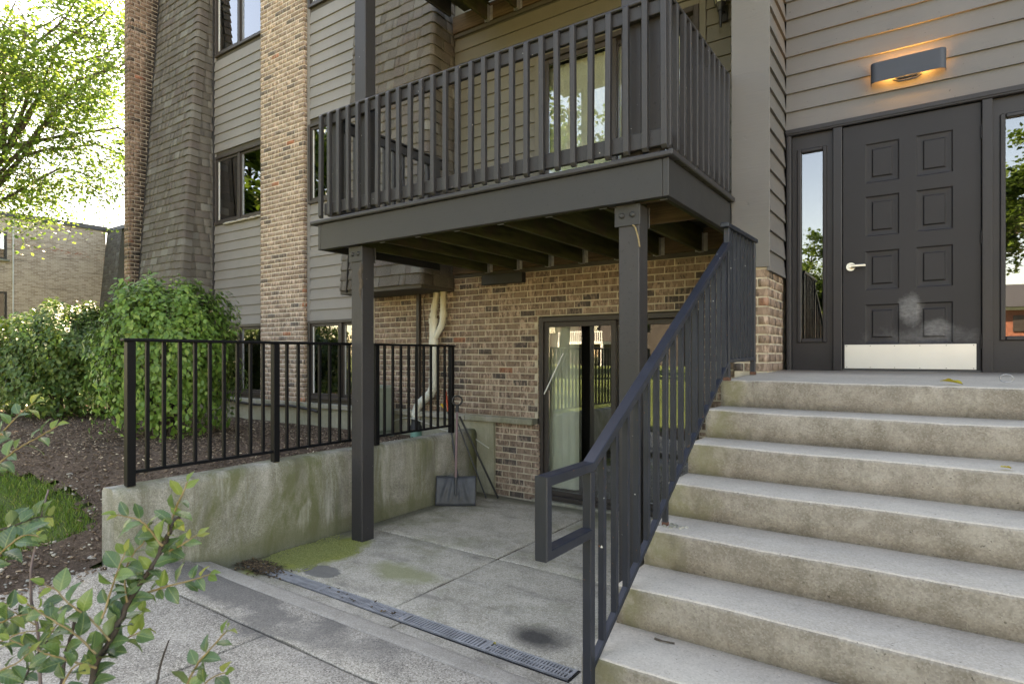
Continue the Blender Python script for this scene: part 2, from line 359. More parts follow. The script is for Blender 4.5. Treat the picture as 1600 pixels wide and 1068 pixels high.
M['maple'] = leaf_mat('maple_leaf', [(0, (.08, .16, .035)), (.5, (.12, .205, .05)), (1, (.19, .26, .07))], .45)
M['bush'] = leaf_mat('bush_leaf', [(0, (.075, .16, .028)), (.5, (.12, .235, .044)), (.85, (.18, .3, .062)), (1, (.27, .37, .09))], .3, .42, (.09, .14, .06))
M['bush2'] = leaf_mat('dark_bush_leaf', [(0, (.042, .095, .022)), (.6, (.072, .14, .033)), (1, (.14, .2, .045))], .22, .45)
M['farleaf'] = leaf_mat('far_leaf', [(0, (.05, .10, .018)), (1, (.10, .16, .03))], .35)
M['goldleaf'] = leaf_mat('yellow_green_leaf', [(0, (.12, .17, .018)), (1, (.22, .24, .03))], .4)
M['sleaf'] = leaf_mat('shrub_leaf', [(0, (.045, .095, .042)), (.45, (.065, .13, .05)), (.8, (.09, .165, .058)), (1, (.13, .21, .055))], .25, .34, (.15, .2, .11), True, .65)
M['sleaf_young'] = leaf_mat('young_shrub_leaf', [(0, (.12, .2, .05)), (.6, (.2, .27, .065)), (1, (.3, .32, .08))], .4, .4, (.3, .33, .14), True)
M['grassblade'] = leaf_mat('grass_blade', [(0, (.08, .155, .022)), (.6, (.12, .21, .032)), (.9, (.18, .25, .045)), (1, (.32, .29, .11))], .3, .5)
M['moss'] = leaf_mat('moss', [(0, (.24, .26, .08)), (.6, (.32, .33, .11)), (1, (.4, .4, .16))], .2, .9)
M['fallen'] = leaf_mat('fallen_yellow_leaf', [(0, (.42, .33, .03)), (1, (.5, .4, .05))], .2, .6)
M['litter'] = leaf_mat('leaf_litter', [(0, (.06, .04, .024)), (.7, (.13, .085, .05)), (1, (.3, .2, .1))], .05, .8)
M['bark'] = plain('bark', (.07, .055, .043), .9, var=.35, scale=25, bump=.7, bscale=60)
M['twig_dark'] = plain('dark_twig', (.045, .035, .032), .8, var=.3, scale=80, bump=.4, bscale=200)
M['twig_tan'] = plain('tan_twig', (.22, .16, .075), .6, var=.2, scale=60)
M['twig_grey'] = plain('grey_red_twig', (.15, .11, .115), .6, var=.3, scale=25)
def ground_mat():
    m = MT('lawn'); p = m.pos()
    c = m.mix(m.ramp(m.noise(p, .6, 6, .65), [(.3, 0.0), (.7, 1.0)]), (.07, .1, .03), (.11, .145, .04))
    c = m.mix(m.ramp(m.noise(p, 30, 4), [(.5, 0.0), (.7, .7)]), c, (.055, .08, .025))
    m.bump(m.noise(p, 60, 4), .8, .03); return m.fin(c, .9, 0, .2)
M['lawn'] = ground_mat()
def mulch_mat():
    m = MT('mulch'); p = m.pos()
    c = m.ramp(m.noise(p, 34, 6, .75), [(.3, (0.048, 0.034, 0.025)), (.52, (0.139, 0.096, 0.069)), (.66, (0.244, 0.178, 0.128)), (.8, (0.423, 0.326, 0.238))])
    c = m.mix(m.ramp(m.noise(p, 1.6, 4), [(.4, 0.0), (.7, .5)]), c, (0.048, 0.034, 0.025))
    m.bump(m.noise(p, 40, 5, .7), 1.0, .03); return m.fin(c, .95, 0, .15)
M['mulch'] = mulch_mat()
def chip_mat():
    m = MT('mulch_chip'); r = m.rnd()
    c = m.ramp(r, [(0, (0.057, 0.039, 0.027)), (.4, (0.139, 0.096, 0.069)), (.75, (0.228, 0.163, 0.120)), (.95, (0.342, 0.256, 0.184)), (.985, (0.586, 0.480, 0.341)), (1, (0.733, 0.620, 0.464))])
    return m.fin(c, .9, 0, .15)
M['chip'] = chip_mat()
def wing_mat():
    m = MT('wing_brick'); g = m.pos(); s = m.sep(g); q = m.n('ShaderNodeCombineXYZ'); m.l(m.math('ADD', s[0], s[1]), q.inputs[0]); m.l(s[2], q.inputs[1])
    b = m.n('ShaderNodeTexBrick'); m.l(q.outputs[0], b.inputs['Vector']); b.inputs['Scale'].default_value = 1.0
    b.inputs['Brick Width'].default_value = .215; b.inputs['Row Height'].default_value = .077; b.inputs['Mortar Size'].default_value = .006
    b.inputs['Color1'].default_value = (.34, .25, .19, 1); b.inputs['Color2'].default_value = (.55, .44, .35, 1); b.inputs['Mortar'].default_value = (.62, .54, .46, 1)
    c = m.mix(m.ramp(m.noise(m.pos((1, .25, 5)), 1.2, 4, .7), [(.58, 0.0), (.66, .7)]), b.outputs[0], (.105, .078, .062))
    x = m.math('ADD', m.math('ADD', s[2], -6.95), m.math('MULTIPLY', m.math('ADD', s[1], -11.8), .06))
    band = m.ramp(m.math('ABSOLUTE', x), [(.0, 1.0), (.2, 0.0)])
    c = m.mix(m.math('MULTIPLY', band, m.ramp(m.noise(m.pos((1, 3, 14)), 1.2, 3, .7), [(.55, 0.0), (.6, .9)])), c, (.42, .12, .06))
    m.bump(b.outputs['Fac'], -.5, .01); return m.fin(c, .9, 0, .2)
M['wing'] = wing_mat()
M['roofedge'] = plain('dark_roof_edge', (.05, .05, .052), .6)
M['redbrick'] = plain('far_red_brick', (.26, .1, .065), .9, var=.2, scale=3)
M['asphalt'] = plain('asphalt', (.055, .055, .055), .9, var=.2)
# ------------------------------------------------------------------ builders
WORLD = {}                                     # world translation of each object that has children
def link(o, parent=None, loc=(0, 0, 0)):
    COL.objects.link(o)
    if parent is not None:
        o.parent = parent; o.matrix_parent_inverse = Matrix.Translation(-Vector(WORLD[parent.name]))
    o.location = loc; WORLD[o.name] = Vector(loc); return o
def thing(name, label, cat, loc=(0, 0, 0), group=None):
    o = bpy.data.objects.new(name, None); o.empty_display_size = .1
    link(o, None, loc); return tag(o, label, cat, group)
def tag(o, label=None, cat=None, group=None, kind=None):
    if label: o['label'] = label
    if cat: o['category'] = cat
    if group: o['group'] = group
    if kind: o['kind'] = kind
    return o
def put(name, mesh, parent=None, loc=(0, 0, 0), rot=None, scale=None, label=None, kind=None):
    o = bpy.data.objects.new(name, mesh); link(o, parent, loc)
    if rot is not None: o.rotation_euler = rot
    if scale is not None: o.scale = scale
    if label: o['label'] = label
    if kind: o['kind'] = kind
    return o
class MB:
    def __init__(s): s.v = []; s.f = []; s.mi = []; s.cur = 0; s.sm = []
    def add(s, vs, fs, smooth=False):
        k = len(s.v); s.v += [tuple(v) for v in vs]
        for f in fs: s.f.append(tuple(i + k for i in f)); s.mi.append(s.cur); s.sm.append(smooth)
        return s
    def box(s, x0, x1, y0, y1, z0, z1, b=0.0):
        if b <= 0:
            return s.add([(x, y, z) for z in (z0, z1) for y in (y0, y1) for x in (x0, x1)],
                  [(0, 2, 3, 1), (4, 5, 7, 6), (0, 1, 5, 4), (2, 6, 7, 3), (0, 4, 6, 2), (1, 3, 7, 5)])
        return s.hull_box(lambda x, y, z: (x, y, z), (x0, x1, y0, y1, z0, z1), b)
    def hull_box(s, fn, e, b):
        x0, x1, y0, y1, z0, z1 = e; V = {}; vs = []
        for ix, x in ((0, x0), (1, x1)):
            for iy, y in ((0, y0), (1, y1)):
                for iz, z in ((0, z0), (1, z1)):
                    sx, sy, sz = (1 - 2 * ix), (1 - 2 * iy), (1 - 2 * iz)
                    for a, p in (('x', (x, y + sy * b, z + sz * b)), ('y', (x + sx * b, y, z + sz * b)), ('z', (x + sx * b, y + sy * b, z))):
                        V[ix, iy, iz, a] = len(vs); vs.append(fn(*p))
        F = []
        for i in (0, 1):
            F.append([V[i, 0, 0, 'x'], V[i, 1, 0, 'x'], V[i, 1, 1, 'x'], V[i, 0, 1, 'x']][::1 if i else -1])
            F.append([V[0, i, 0, 'y'], V[1, i, 0, 'y'], V[1, i, 1, 'y'], V[0, i, 1, 'y']][::-1 if i else 1])
            F.append([V[0, 0, i, 'z'], V[1, 0, i, 'z'], V[1, 1, i, 'z'], V[0, 1, i, 'z']][::1 if i else -1])
        for i in (0, 1):
            for j in (0, 1):
                F.append([V[i, j, 0, 'x'], V[i, j, 1, 'x'], V[i, j, 1, 'y'], V[i, j, 0, 'y']][::1 if i != j else -1])
                F.append([V[i, 0, j, 'x'], V[i, 1, j, 'x'], V[i, 1, j, 'z'], V[i, 0, j, 'z']][::-1 if i != j else 1])
                F.append([V[0, i, j, 'y'], V[1, i, j, 'y'], V[1, i, j, 'z'], V[0, i, j, 'z']][::1 if i != j else -1])
                for k in (0, 1):
                    t = [V[i, j, k, 'x'], V[i, j, k, 'y'], V[i, j, k, 'z']]
                    F.append(t[::1 if (i + j + k) % 2 else -1])
        return s.add(vs, F)
    def hexa(s, p):      # eight points: bottom ring of four then top ring of four
        return s.add(p, [(3, 2, 1, 0), (4, 5, 6, 7), (0, 1, 5, 4), (1, 2, 6, 5), (2, 3, 7, 6), (3, 0, 4, 7)])
    def beam(s, a, b, w, h, up=(0, 0, 1), bev=0.0):   # bar from a to b, w across, h along up
        a, b = Vector(a), Vector(b); d = (b - a).normalized(); r = d.cross(Vector(up)).normalized(); u = r.cross(d)
        L = (b - a).length; fn = lambda x, y, z: tuple(a + d * y + r * x + u * z)
        if bev: return s.hull_box(fn, (-w / 2, w / 2, 0, L, -h / 2, h / 2), bev)
        k = MB(); k.box(-w / 2, w / 2, 0, L, -h / 2, h / 2)
        return s.add([fn(*q) for q in k.v], k.f)
    def tube(s, pts, r, n=8, caps=True, smooth=True):
        pts = [Vector(p) for p in pts]; m = len(pts)
        rs = list(r) if hasattr(r, '__len__') else [r] * m
        if len(rs) == 2 and m != 2: rs = [rs[0] + (rs[1] - rs[0]) * i / (m - 1) for i in range(m)]
        vs = []; ref = None
        for i, p in enumerate(pts):
            d = (pts[min(i + 1, m - 1)] - pts[max(i - 1, 0)]); d = d.normalized() if d.length > 1e-9 else Vector((0, 0, 1))
            if ref is None:
                ref = Vector((1, 0, 0)) if abs(d.x) < .8 else Vector((0, 1, 0))
            u = (ref - d * ref.dot(d)).normalized(); ref = u; w = d.cross(u)
            for k in range(n):
                a = 2 * math.pi * k / n; vs.append(tuple(p + (u * math.cos(a) + w * math.sin(a)) * rs[i]))
        fs = [(i * n + k, i * n + (k + 1) % n, (i + 1) * n + (k + 1) % n, (i + 1) * n + k) for i in range(m - 1) for k in range(n)]
        s.add(vs, fs, smooth)
        if caps: s.add(vs[:n], [tuple(range(n))[::-1]]); s.add(vs[-n:], [tuple(range(n))])
        return s
    def prism(s, poly, axis, a, b):      # polygon (two coords) swept along axis 'x','y','z'
        n = len(poly); mk = {'x': lambda p, t: (t, p[0], p[1]), 'y': lambda p, t: (p[0], t, p[1]), 'z': lambda p, t: (p[0], p[1], t)}[axis]
        vs = [mk(p, a) for p in poly] + [mk(p, b) for p in poly]
        return s.add(vs, [tuple(range(n))[::-1], tuple(range(n, 2 * n))] + [(i, (i + 1) % n, n + (i + 1) % n, n + i) for i in range(n)])
    def mesh(s, name, mats):
        me = bpy.data.meshes.new(name); me.from_pydata(s.v, [], s.f); me.validate()
        for m in (mats if isinstance(mats, (list, tuple)) else [mats]): me.materials.append(m)
        if len(me.polygons) == len(s.f):
            me.polygons.foreach_set('material_index', s.mi); me.polygons.foreach_set('use_smooth', s.sm)
        bm = bmesh.new(); bm.from_mesh(me); bmesh.ops.recalc_face_normals(bm, faces=bm.faces[:]); bm.to_mesh(me); bm.free()
        return me
    def build(s, name, mats, parent=None, label=None, kind=None):
        return put(name, s.mesh(name, mats), parent, label=label, kind=kind)
def np_mesh(name, verts, faces, mat, smooth=False):
    me = bpy.data.meshes.new(name); verts = np.asarray(verts, np.float32); faces = np.asarray(faces, np.int32); k = faces.shape[1]
    me.vertices.add(len(verts)); me.vertices.foreach_set('co', verts.ravel())
    me.loops.add(faces.size); me.loops.foreach_set('vertex_index', faces.ravel())
    me.polygons.add(len(faces)); me.polygons.foreach_set('loop_start', np.arange(0, faces.size, k, dtype=np.int32))
    me.polygons.foreach_set('loop_total', np.full(len(faces), k, np.int32))
    if smooth: me.polygons.foreach_set('use_smooth', np.ones(len(faces), bool))
    me.update(calc_edges=True); me.materials.append(mat); return me
def stamp(name, tv, tf, mats4, mat):
    """copies of a template (verts tv, faces tf) under the N transforms (N,3,4) in ONE mesh"""
    tv = np.asarray(tv, float); X = np.asarray(mats4, float)
    v = np.einsum('nij,kj->nki', X[:, :, :3], tv) + X[:, None, :, 3]
    f = np.asarray(tf)[None] + (np.arange(len(X)) * len(tv))[:, None, None]
    return np_mesh(name, v.reshape(-1, 3), f.reshape(-1, f.shape[-1]), mat)
def xform(loc, rot, sc):
    m = (Euler(rot).to_matrix() @ Matrix.Diagonal(Vector(sc)).to_3x3())
    return [[m[i][0], m[i][1], m[i][2], loc[i]] for i in range(3)]
def px_size(p, size):                     # size in pixels of the 1600 wide frame, 0 when outside it
    d = -math.sin(THETA) * p[0] + math.cos(THETA) * p[1]; r = math.cos(THETA) * p[0] + math.sin(THETA) * p[1]
    if d < .3: return 0
    x = 800 + 942 * r / d; y = 554.2 - 942 * (p[2] - CAMZ) / d
    return 942 * size / d if -20 < x < 1620 and -20 < y < 1090 else 0

# unit brick: x 0..1 long, y -1..0 deep (front at -1), z 0..1 high, front edges eased
def brick_template(j=0.0, seed=0):
    rg = random.Random(seed); a = .015; c = .05; q = lambda: rg.uniform(-j, j)
    vs = [(0, 0, 0), (1, 0, 0), (1, 0, 1), (0, 0, 1)]
    vs += [(0 + q() * .3, -.8, 0 + q()), (1 + q() * .3, -.8, q()), (1 + q() * .3, -.8, 1 + q()), (q() * .3, -.8, 1 + q())]
    vs += [(a, -1 + q(), c), (1 - a, -1 + q(), c), (1 - a, -1 + q(), 1 - c), (a, -1 + q(), 1 - c)]
    fs = [(8, 9, 10, 11)]
    for i in range(4):
        k = (i + 1) % 4; fs += [(4 + i, 4 + k, 8 + k, 8 + i), (i, k, 4 + k, 4 + i)]
    return vs, fs
BRICKS = []                               # (pixel size, loc, rot, scale, material key, parent)
BH, BC, BL = .0638, .0762, .2135
def brick_run(origin, ang, length, z0, z1, mat, parent, holes=(), depth=.03, proud=.0055, offset=0.0, facing=True):
    """bricks on a vertical face: origin is the left end of the face, ang turns local -y outward, holes = (u0,u1,z0,z1)"""
    ca, sa = math.cos(ang), math.sin(ang); row = 0; z = z0 + .006; rg = random.Random(hash((round(origin[0], 2), round(z0, 2))) & 255)
    while z + BH * .6 < z1:
        u = -BL + offset + (BL / 2 if row % 2 else 0); h = min(BH, z1 - z - .004)
        while u < length:
            a, b = max(u, 0.0), min(u + BL - .0125, length); u += BL
            segs = [(a, b)]
            for (h0, h1, k0, k1) in holes:
                if z + h > k0 + .005 and z < k1 - .005:
                    ns = []
                    for (p, q) in segs:
                        if q <= h0 or p >= h1: ns.append((p, q)); continue
                        if p < h0: ns.append((p, h0))
                        if q > h1: ns.append((h1, q))
                    segs = ns
            for (p, q) in segs:
                if q - p < .03: continue
                j = rg.uniform(-.0015, .0022)
                loc = (origin[0] + ca * p + sa * 0, origin[1] + sa * p, z + rg.uniform(-.0012, .0012))
                n = (sa, -ca); out = proud + j
                loc = (loc[0] + n[0] * out - n[0] * depth, loc[1] + n[1] * out - n[1] * depth, loc[2])
                c = (origin[0] + ca * (p + q) / 2, origin[1] + sa * (p + q) / 2, z + h / 2)
                tocam = Vector((-c[0], -c[1], 0)).normalized(); face = max(0, tocam.x * n[0] + tocam.y * n[1])
                s = px_size(c, q - p) * face if facing else 0
                BRICKS.append((s, loc, (0, 0, ang), (q - p, depth, h), mat, parent))
        z += BC; row += 1
def rect_holes(mb, axis_pt, ang, length, z0, z1, holes, thick):
    """a wall slab (front face on the line) with rectangular openings, as boxes between the openings"""
    ca, sa = math.cos(ang), math.sin(ang)
    us = sorted({0, length, *[h[0] for h in holes], *[h[1] for h in holes]}); us = [u for u in us if 0 <= u <= length]
    for a, b in zip(us, us[1:]):
        zs = [z0]; cut = sorted((h[2], h[3]) for h in holes if h[0] < b - 1e-6 and h[1] > a + 1e-6)
        segs = []; cur = z0
        for k0, k1 in cut:
            if k0 > cur: segs.append((cur, k0))
            cur = max(cur, k1)
        if cur < z1: segs.append((cur, z1))
        for (k0, k1) in segs:
            P = []
            for z in (k0, k1):
                for (u, d) in ((a, 0), (b, 0), (b, thick), (a, thick)):
                    P.append((axis_pt[0] + ca * u - sa * d, axis_pt[1] + sa * u + ca * d, z))
            mb.hexa(P)
    return mb
def siding_run(origin, ang, length, z0, z1, expo, mat, parent, holes=(), joints=()):
    """lap siding boards bottom up, each board an object; cut round the openings"""
    ca, sa = math.cos(ang), math.sin(ang); z = z0
    while z < z1 - .01:
        h = min(expo, z1 - z); segs = [(0, length)]
        for (h0, h1, k0, k1) in holes:
            if z + h > k0 + .012 and z < k1 - .012:
                ns = []
                for (p, q) in segs:
                    if q <= h0 or p >= h1: ns.append((p, q)); continue
                    if p < h0: ns.append((p, h0))
                    if q > h1: ns.append((h1, q))
                segs = ns
        for (p, q) in segs:
            if q - p < .02: continue
            top = h + (.018 if z + h < z1 - .011 else 0); m = MB()
            t0 = .029 + random.uniform(-.0012, .0012); n = max(2, int((q - p) / .45) + 1); ring = []
            for i in range(n):
                u = p + (q - p) * i / (n - 1); dz = random.uniform(-.0013, .0013)
                for (d, zz) in ((0, z + dz), (-t0, z + dz), (-.007, z + top), (0, z + top)):
                    ring.append((origin[0] + ca * u - sa * d, origin[1] + sa * u + ca * d, zz))
            fs = [(0, 1, 2, 3), tuple(4 * (n - 1) + k for k in (3, 2, 1, 0))]
            for i in range(n - 1):
                for k in range(4): fs.append((4 * i + k, 4 * i + (k + 1) % 4, 4 * i + 4 + (k + 1) % 4, 4 * i + 4 + k))
            m.add(ring, fs); m.build('siding_board', M[mat], parent)
        z += expo
# ------------------------------------------------------------------ setting: ground, beds, walkway, patio
def sst(a, b, x): t = min(1, max(0, (x - a) / (b - a))); return t * t * (3 - 2 * t)
def zt(x, y):
    if x > -4.78:
        return -.32 if y > .92 and x < 2.35 else .06
    z = .2 + max(0, -4.85 - x) * .15 + max(0, y - 1.75) * .3
    z = min(z, .73) if z < .6 else .6 + .13 * math.tanh((z - .6) / .13)
    z -= .13 * sst(4.3, 5.9, y) * sst(-13.5, -11, x)
    k = sst(.6, -1.5, y) * sst(-9, -5, x)
    return z * (1 - k) + .06 * k
def inpoly(x, y, P):
    c = False; n = len(P)
    for i in range(n):
        (x1, y1), (x2, y2) = P[i], P[i - 1]
        if (y1 > y) != (y2 > y) and x < (x2 - x1) * (y - y1) / (y2 - y1) + x1: c = not c
    return c
GRASS = [(-5.4, 1.98), (-5.75, 2.08), (-6.4, 2.1), (-7.3, 1.92), (-8.5, 1.62), (-10.5, 1.35), (-12.4, 1.75), (-13.5, 3.2), (-14.1, 5.5), (-14.1, 9), (-90, 9), (-90, -90), (-4.2, -90), (-4.2, -1.2), (-5.05, .3), (-5.35, 1.35), (-5.5, 1.7)]
def grid_mesh(name, xs, ys, fz, mat, keep=None):
    nx, ny = len(xs), len(ys); V = np.array([(x, y, fz(x, y)) for y in ys for x in xs], np.float32); F = []
    for j in range(ny - 1):
        for i in range(nx - 1):
            if keep is None or keep((xs[i] + xs[i + 1]) / 2, (ys[j] + ys[j + 1]) / 2): F.append((j * nx + i, j * nx + i + 1, (j + 1) * nx + i + 1, (j + 1) * nx + i))
    return np_mesh(name, V, F, mat, True)
gx = [-300, -160, -90, -60, -40, -30, -24, -20, -17] + [-15 + .35 * i for i in range(29)] + [-4.79, -4.77, -4, -2, 0, 2.3, 2.36, 3, 6, 12, 20, 40, 90, 160, 300]
gy = [-300, -160, -90, -60, -40, -25, -15, -8, -4, -2, -1, -.2, .4, .91, .93, 1.3, 1.6, 1.9, 2.2, 2.5, 2.8, 3.1, 3.4, 3.7, 4, 4.4, 4.8, 5.2, 5.6, 6, 7, 9, 13, 20, 40, 90, 160, 300]
g = put('ground', grid_mesh('ground', gx, gy, lambda x, y: zt(x, y) - (0 if inpoly(x, y, GRASS) or x > -4.75 else .05), M['lawn'])); tag(g, kind='structure')
bx = [-14.6 + .09 * i for i in range(112)]; by = [.25 + .09 * i for i in range(65)]
rgm = random.Random(3)
mb_keep = lambda x, y: not inpoly(x + rgm.uniform(-.05, .05), y + rgm.uniform(-.05, .05), GRASS) and x < (-4.64 if y < 1.8 else -4.86)
bed = put('mulch_bed', grid_mesh('mulch_bed', bx, by, lambda x, y: zt(min(x, -4.79), y) + .018 + .012 * math.sin(x * 9 + y * 5) * math.sin(y * 11 - x * 3), M['mulch'], mb_keep)); tag(bed, kind='structure')
fb = put('mulch_bed', grid_mesh('mulch_bed', [-4.9 + .2 * i for i in range(20)], [-.9 + .2 * i for i in range(10)], lambda x, y: .095 + .01 * math.sin(x * 9 + y * 7), M['mulch'])); tag(fb, kind='structure')

def zs(x, y): return .1 + .16 * sst(0, 1, (-4.15 - x) / .6) * sst(0, 1, (2.62 - y) / .75)
def slab(name, x0, x1, y0, y1, fz, mats, parent, edge=.012, n=None, skew=None, thick=.14):
    nx = max(3, int((x1 - x0) / .12)); ny = max(3, int((y1 - y0) / .12))
    xs = [x0, x0 + edge * .3, x0 + edge] + [x0 + (x1 - x0) * i / nx for i in range(1, nx)] + [x1 - edge, x1 - edge * .3, x1]
    ys = [y0, y0 + edge * .3, y0 + edge] + [y0 + (y1 - y0) * i / ny for i in range(1, ny)] + [y1 - edge, y1 - edge * .3, y1]
    def zz(i, j, x, y):
        d = min(i, len(xs) - 1 - i, j, len(ys) - 1 - j); return fz(x, y) - (edge * .9 if d == 0 else edge * .3 if d == 1 else 0)
    wob = lambda t: .004 * math.sin(t * 7.3 + x0 * 3) + .003 * math.sin(t * 17 + y0)
    m = MB(); nX, nY = len(xs), len(ys)
    vs = [((x + (wob(y) if i in (0, nX - 1) else 0)), (y + (wob(x) if j in (0, nY - 1) else 0)), zz(i, j, x, y)) for j, y in enumerate(ys) for i, x in enumerate(xs)]
    if skew: vs = [skew(*v) for v in vs]
    fs = [(j * nX + i, j * nX + i + 1, (j + 1) * nX + i + 1, (j + 1) * nX + i) for j in range(nY - 1) for i in range(nX - 1)]
    m.add(vs, fs, True)
    rim = [i for i in range(nX)] + [j * nX + nX - 1 for j in range(1, nY)] + [(nY - 1) * nX + i for i in range(nX - 2, -1, -1)] + [j * nX for j in range(nY - 2, 0, -1)]
    k = len(rim); rv = [vs[i] for i in rim] + [(vs[i][0], vs[i][1], vs[i][2] - thick) for i in rim]
    m.add(rv, [(i, k + i, k + (i + 1) % k, (i + 1) % k) for i in range(k)])
    return m.build(name, mats, parent)
walk = MB().box(-4.7, 1.9, .97, 2.5, -.3, .075).build('walkway', M['mulch']); tag(walk, kind='structure'); WORLD[walk.name] = Vector((0, 0, 0))
lskew = lambda x, y, z: (x - .12 * sst(1.2, 2.05, y) if x < -4.3 else x, y, zs(x, y) + (z - zs(x, y)))
slab('slab', -4.71, -3.21, .95, 2.062, zs, M['walk'], walk, skew=lambda x, y, z: (x - .05 * sst(1.1, 1.9, y) * sst(-4.0, -4.7, x), y, z))
slab('slab', -3.197, -1.7, .95, 2.062, zs, M['walk'], walk)
slab('slab', -1.688, 1.8, .95, 2.062, zs, M['walk'], walk)
slab('slab', -4.725, -1.16, 2.077, 2.415, zs, M['walk'], walk, edge=.008)
slab('step_edge', -4.725, -1.15, 2.417, 2.57, lambda x, y: zs(x, y) - .004 - .05 * (y - 2.417), M['nosing'], walk, edge=.02)
pat = MB().box(-4.7, -1.1, 2.572, 5.98, -.3, -.012).build('patio', M['mulch']); tag(pat, kind='structure'); WORLD[pat.name] = Vector((0, 0, 0))
zp = lambda x, y: .004 * math.sin(x * 2.1 + y) + .0015 * (y - 2.8)
slab('slab', -4.712, -3.045, 2.93, 4.128, zp, M['patio'], pat); slab('slab', -3.03, -1.14, 2.93, 4.128, zp, M['patio'], pat)
slab('slab', -4.712, -3.045, 4.142, 5.985, zp, M['patio'], pat); slab('slab', -3.03, -1.14, 4.142, 5.985, zp, M['patio'], pat)
slab('slab', -4.712, -2.83, 2.575, 2.79, zp, M['patio'], pat, edge=.008); slab('slab', -2.82, -1.14, 2.575, 2.79, zp, M['patio'], pat, edge=.008)
MB().box(-1.58, -1.14, 2.79, 2.93, -.2, -.003).build('slab', M['patio'], pat)

# ------------------------------------------------------------------ concrete stairs
STX = -1.16
stairs = thing('concrete_stairs', 'broad flight of stained concrete steps rising to the dark entrance door', 'stairs', (.5, 2.8, 0))
for n in range(9):
    zz = 1.56 - .1733 * n; yn = 4.1 - .32 * n; yb = 5.79 if n == 0 else yn + .42
    up = .038 if n == 0 else .004; x0 = STX + random.uniform(-.004, .004) - .002 * n; x1 = 2.4 + random.uniform(-.004, .004)
    prof = [(yb, 0, 0), (yn + .30, 0, 0)] if n else [(yb, 0, 0), (yn + .9, 0, 0), (yn + .3, 0, 0)]
    m = MB(); nx = 130; rings = []; r = .018
    ph = random.uniform(0, 6); nick = 0
    for i in range(nx + 1):
        x = x0 + (x1 - x0) * i / nx; dz = .0035 * math.sin(x * 2.3 + ph) + .002 * math.sin(x * 7.1 + ph * 2); dy = .004 * math.sin(x * 1.9 + ph * 3) + .0025 * math.sin(x * 9 + ph)
        if random.random() < .05: nick = random.uniform(.002, .009)
        else: nick *= .45
        dz += random.uniform(-.0008, .0008) - nick * .6; dy += random.uniform(-.0008, .0008) + nick
        P = [(yb, zz + up)]
        if n == 0: P += [(yn + .9, zz + .022)]
        P += [(yn + .12, zz + dz * .5 + .001)]
        for a in (0, 22, 45, 68, 90):
            P.append((yn + dy + r - r * math.sin(R(a)), zz + dz - r + r * math.cos(R(a))))
        P += [(yn + dy * .6, zz - .09), (yn + dy * .3 + .004, zz - .1733 - .02), (yb, zz - .1733 - .02)]
        rings.append([(x, p[0], p[1]) for p in P])
    k = len(rings[0]); vs = [v for q in rings for v in q]; ns = k - 3
    for i in range(nx):
        for j in range(k):
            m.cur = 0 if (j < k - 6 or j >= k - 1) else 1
            a, b = i * k + j, i * k + (j + 1) % k
            m.f.append((a, b, b + k, a + k)); m.mi.append(m.cur); m.sm.append(j not in (k - 1, k - 2))
    m.v = vs; m.f.append(tuple(range(k))); m.mi.append(1); m.sm.append(False)
    m.f.append(tuple((nx) * k + j for j in range(k))[::-1]); m.mi.append(1); m.sm.append(False)
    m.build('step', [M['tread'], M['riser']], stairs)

# ------------------------------------------------------------------ the building
bld = thing('apartment_building', 'brown brick and lap siding apartment block with shingled slopes and entrance door', 'building', (-4, 6.2, 0))
WY = 6.09
core = MB(); core.box(-12.83, 11.9, 7.0, 17, -.4, 9.6); core.box(-12.86, 12, 5.8, 17, 9.6, 9.9); core.box(-1.0, 11.9, 6.05, 7.0, -.4, 9.6)
core.box(-12.83, -12.66, 6.2, 7.0, -.4, 9.6); core.build('inner_wall', M['interior'], bld)
# openings of the front wall (u measured from x=-12.65)
X0 = -12.65; U = lambda x: x - X0
ST = 3.135
WINS = [(-11.0, -9.42), (-8.215, -6.66)]; WZ = [(1.03, 2.275), (4.14, 5.41), (7.275, 8.545)]
PD = (-3.83, -1.93, .03, 2.17); BD = (-3.83, -1.93, 3.09, 5.26); BD2 = (-3.83, -1.93, 3.09 + ST, 5.26 + ST)
holes = [(U(a), U(b), z0, z1) for a, b in WINS for z0, z1 in WZ] + [(U(d[0]), U(d[1]), d[2], d[3]) for d in (PD, BD, BD2)]
rect_holes(MB(), (X0, WY), 0, 11.4, .9, 9.6, holes, .09).build('front_wall', M['soffit'], bld)
# foundation and its projecting ledge
fd = MB(); fd.box(-12.7, -4.46, 5.99, 6.5, -.3, .9); fd.build('foundation', M['foundation'], bld)
for i, (a, b) in enumerate(((-12.7, -10.4), (-10.39, -8.3), (-8.29, -6.2), (-6.19, -4.9), (-4.89, -3.868))):
    MB().box(a, b, 5.945, 6.08, .9, .972, .008).build('ledge', M['ledge'], bld)
BRW = []
# lower brick wall between the bay and the entrance
mort = MB(); rect_holes(mort, (-6.66, 6.055), 0, 5.36, .972, 2.80, [(2.81, 4.75, -1, 2.185)], .034)
mort.box(-6.68, -6.66, 6.04, 6.2, .972, 2.8)
mort.box(-4.46, -3.838, 6.03, 6.09, -.1, .905); mort.box(-1.922, -1.36, 6.03, 6.09, -.1, .975)
bw = mort.build('brick_wall', M['mortar'], bld); WORLD[bw.name] = Vector((0, 0, 0))
brick_run((-6.66, 6.055), 0, 5.3, .972, 2.79, 'brick', bw, [(2.80, 4.76, 0, 2.185)])
brick_run((-4.455, 6.03), 0, .615, .0, .9, 'brick', bw)
brick_run((-1.92, 6.03), 0, .55, .0, .96, 'brick', bw)
for z in np.arange(.0, 2.12, BC):          # brick returns on the jambs of the patio door
    if not .88 < z < .97: BRICKS.append((20, (-3.842, 6.025 if z < .9 else 6.05, z + .006), (0, 0, R(90)), (.07, .03, BH), 'brick', bw))
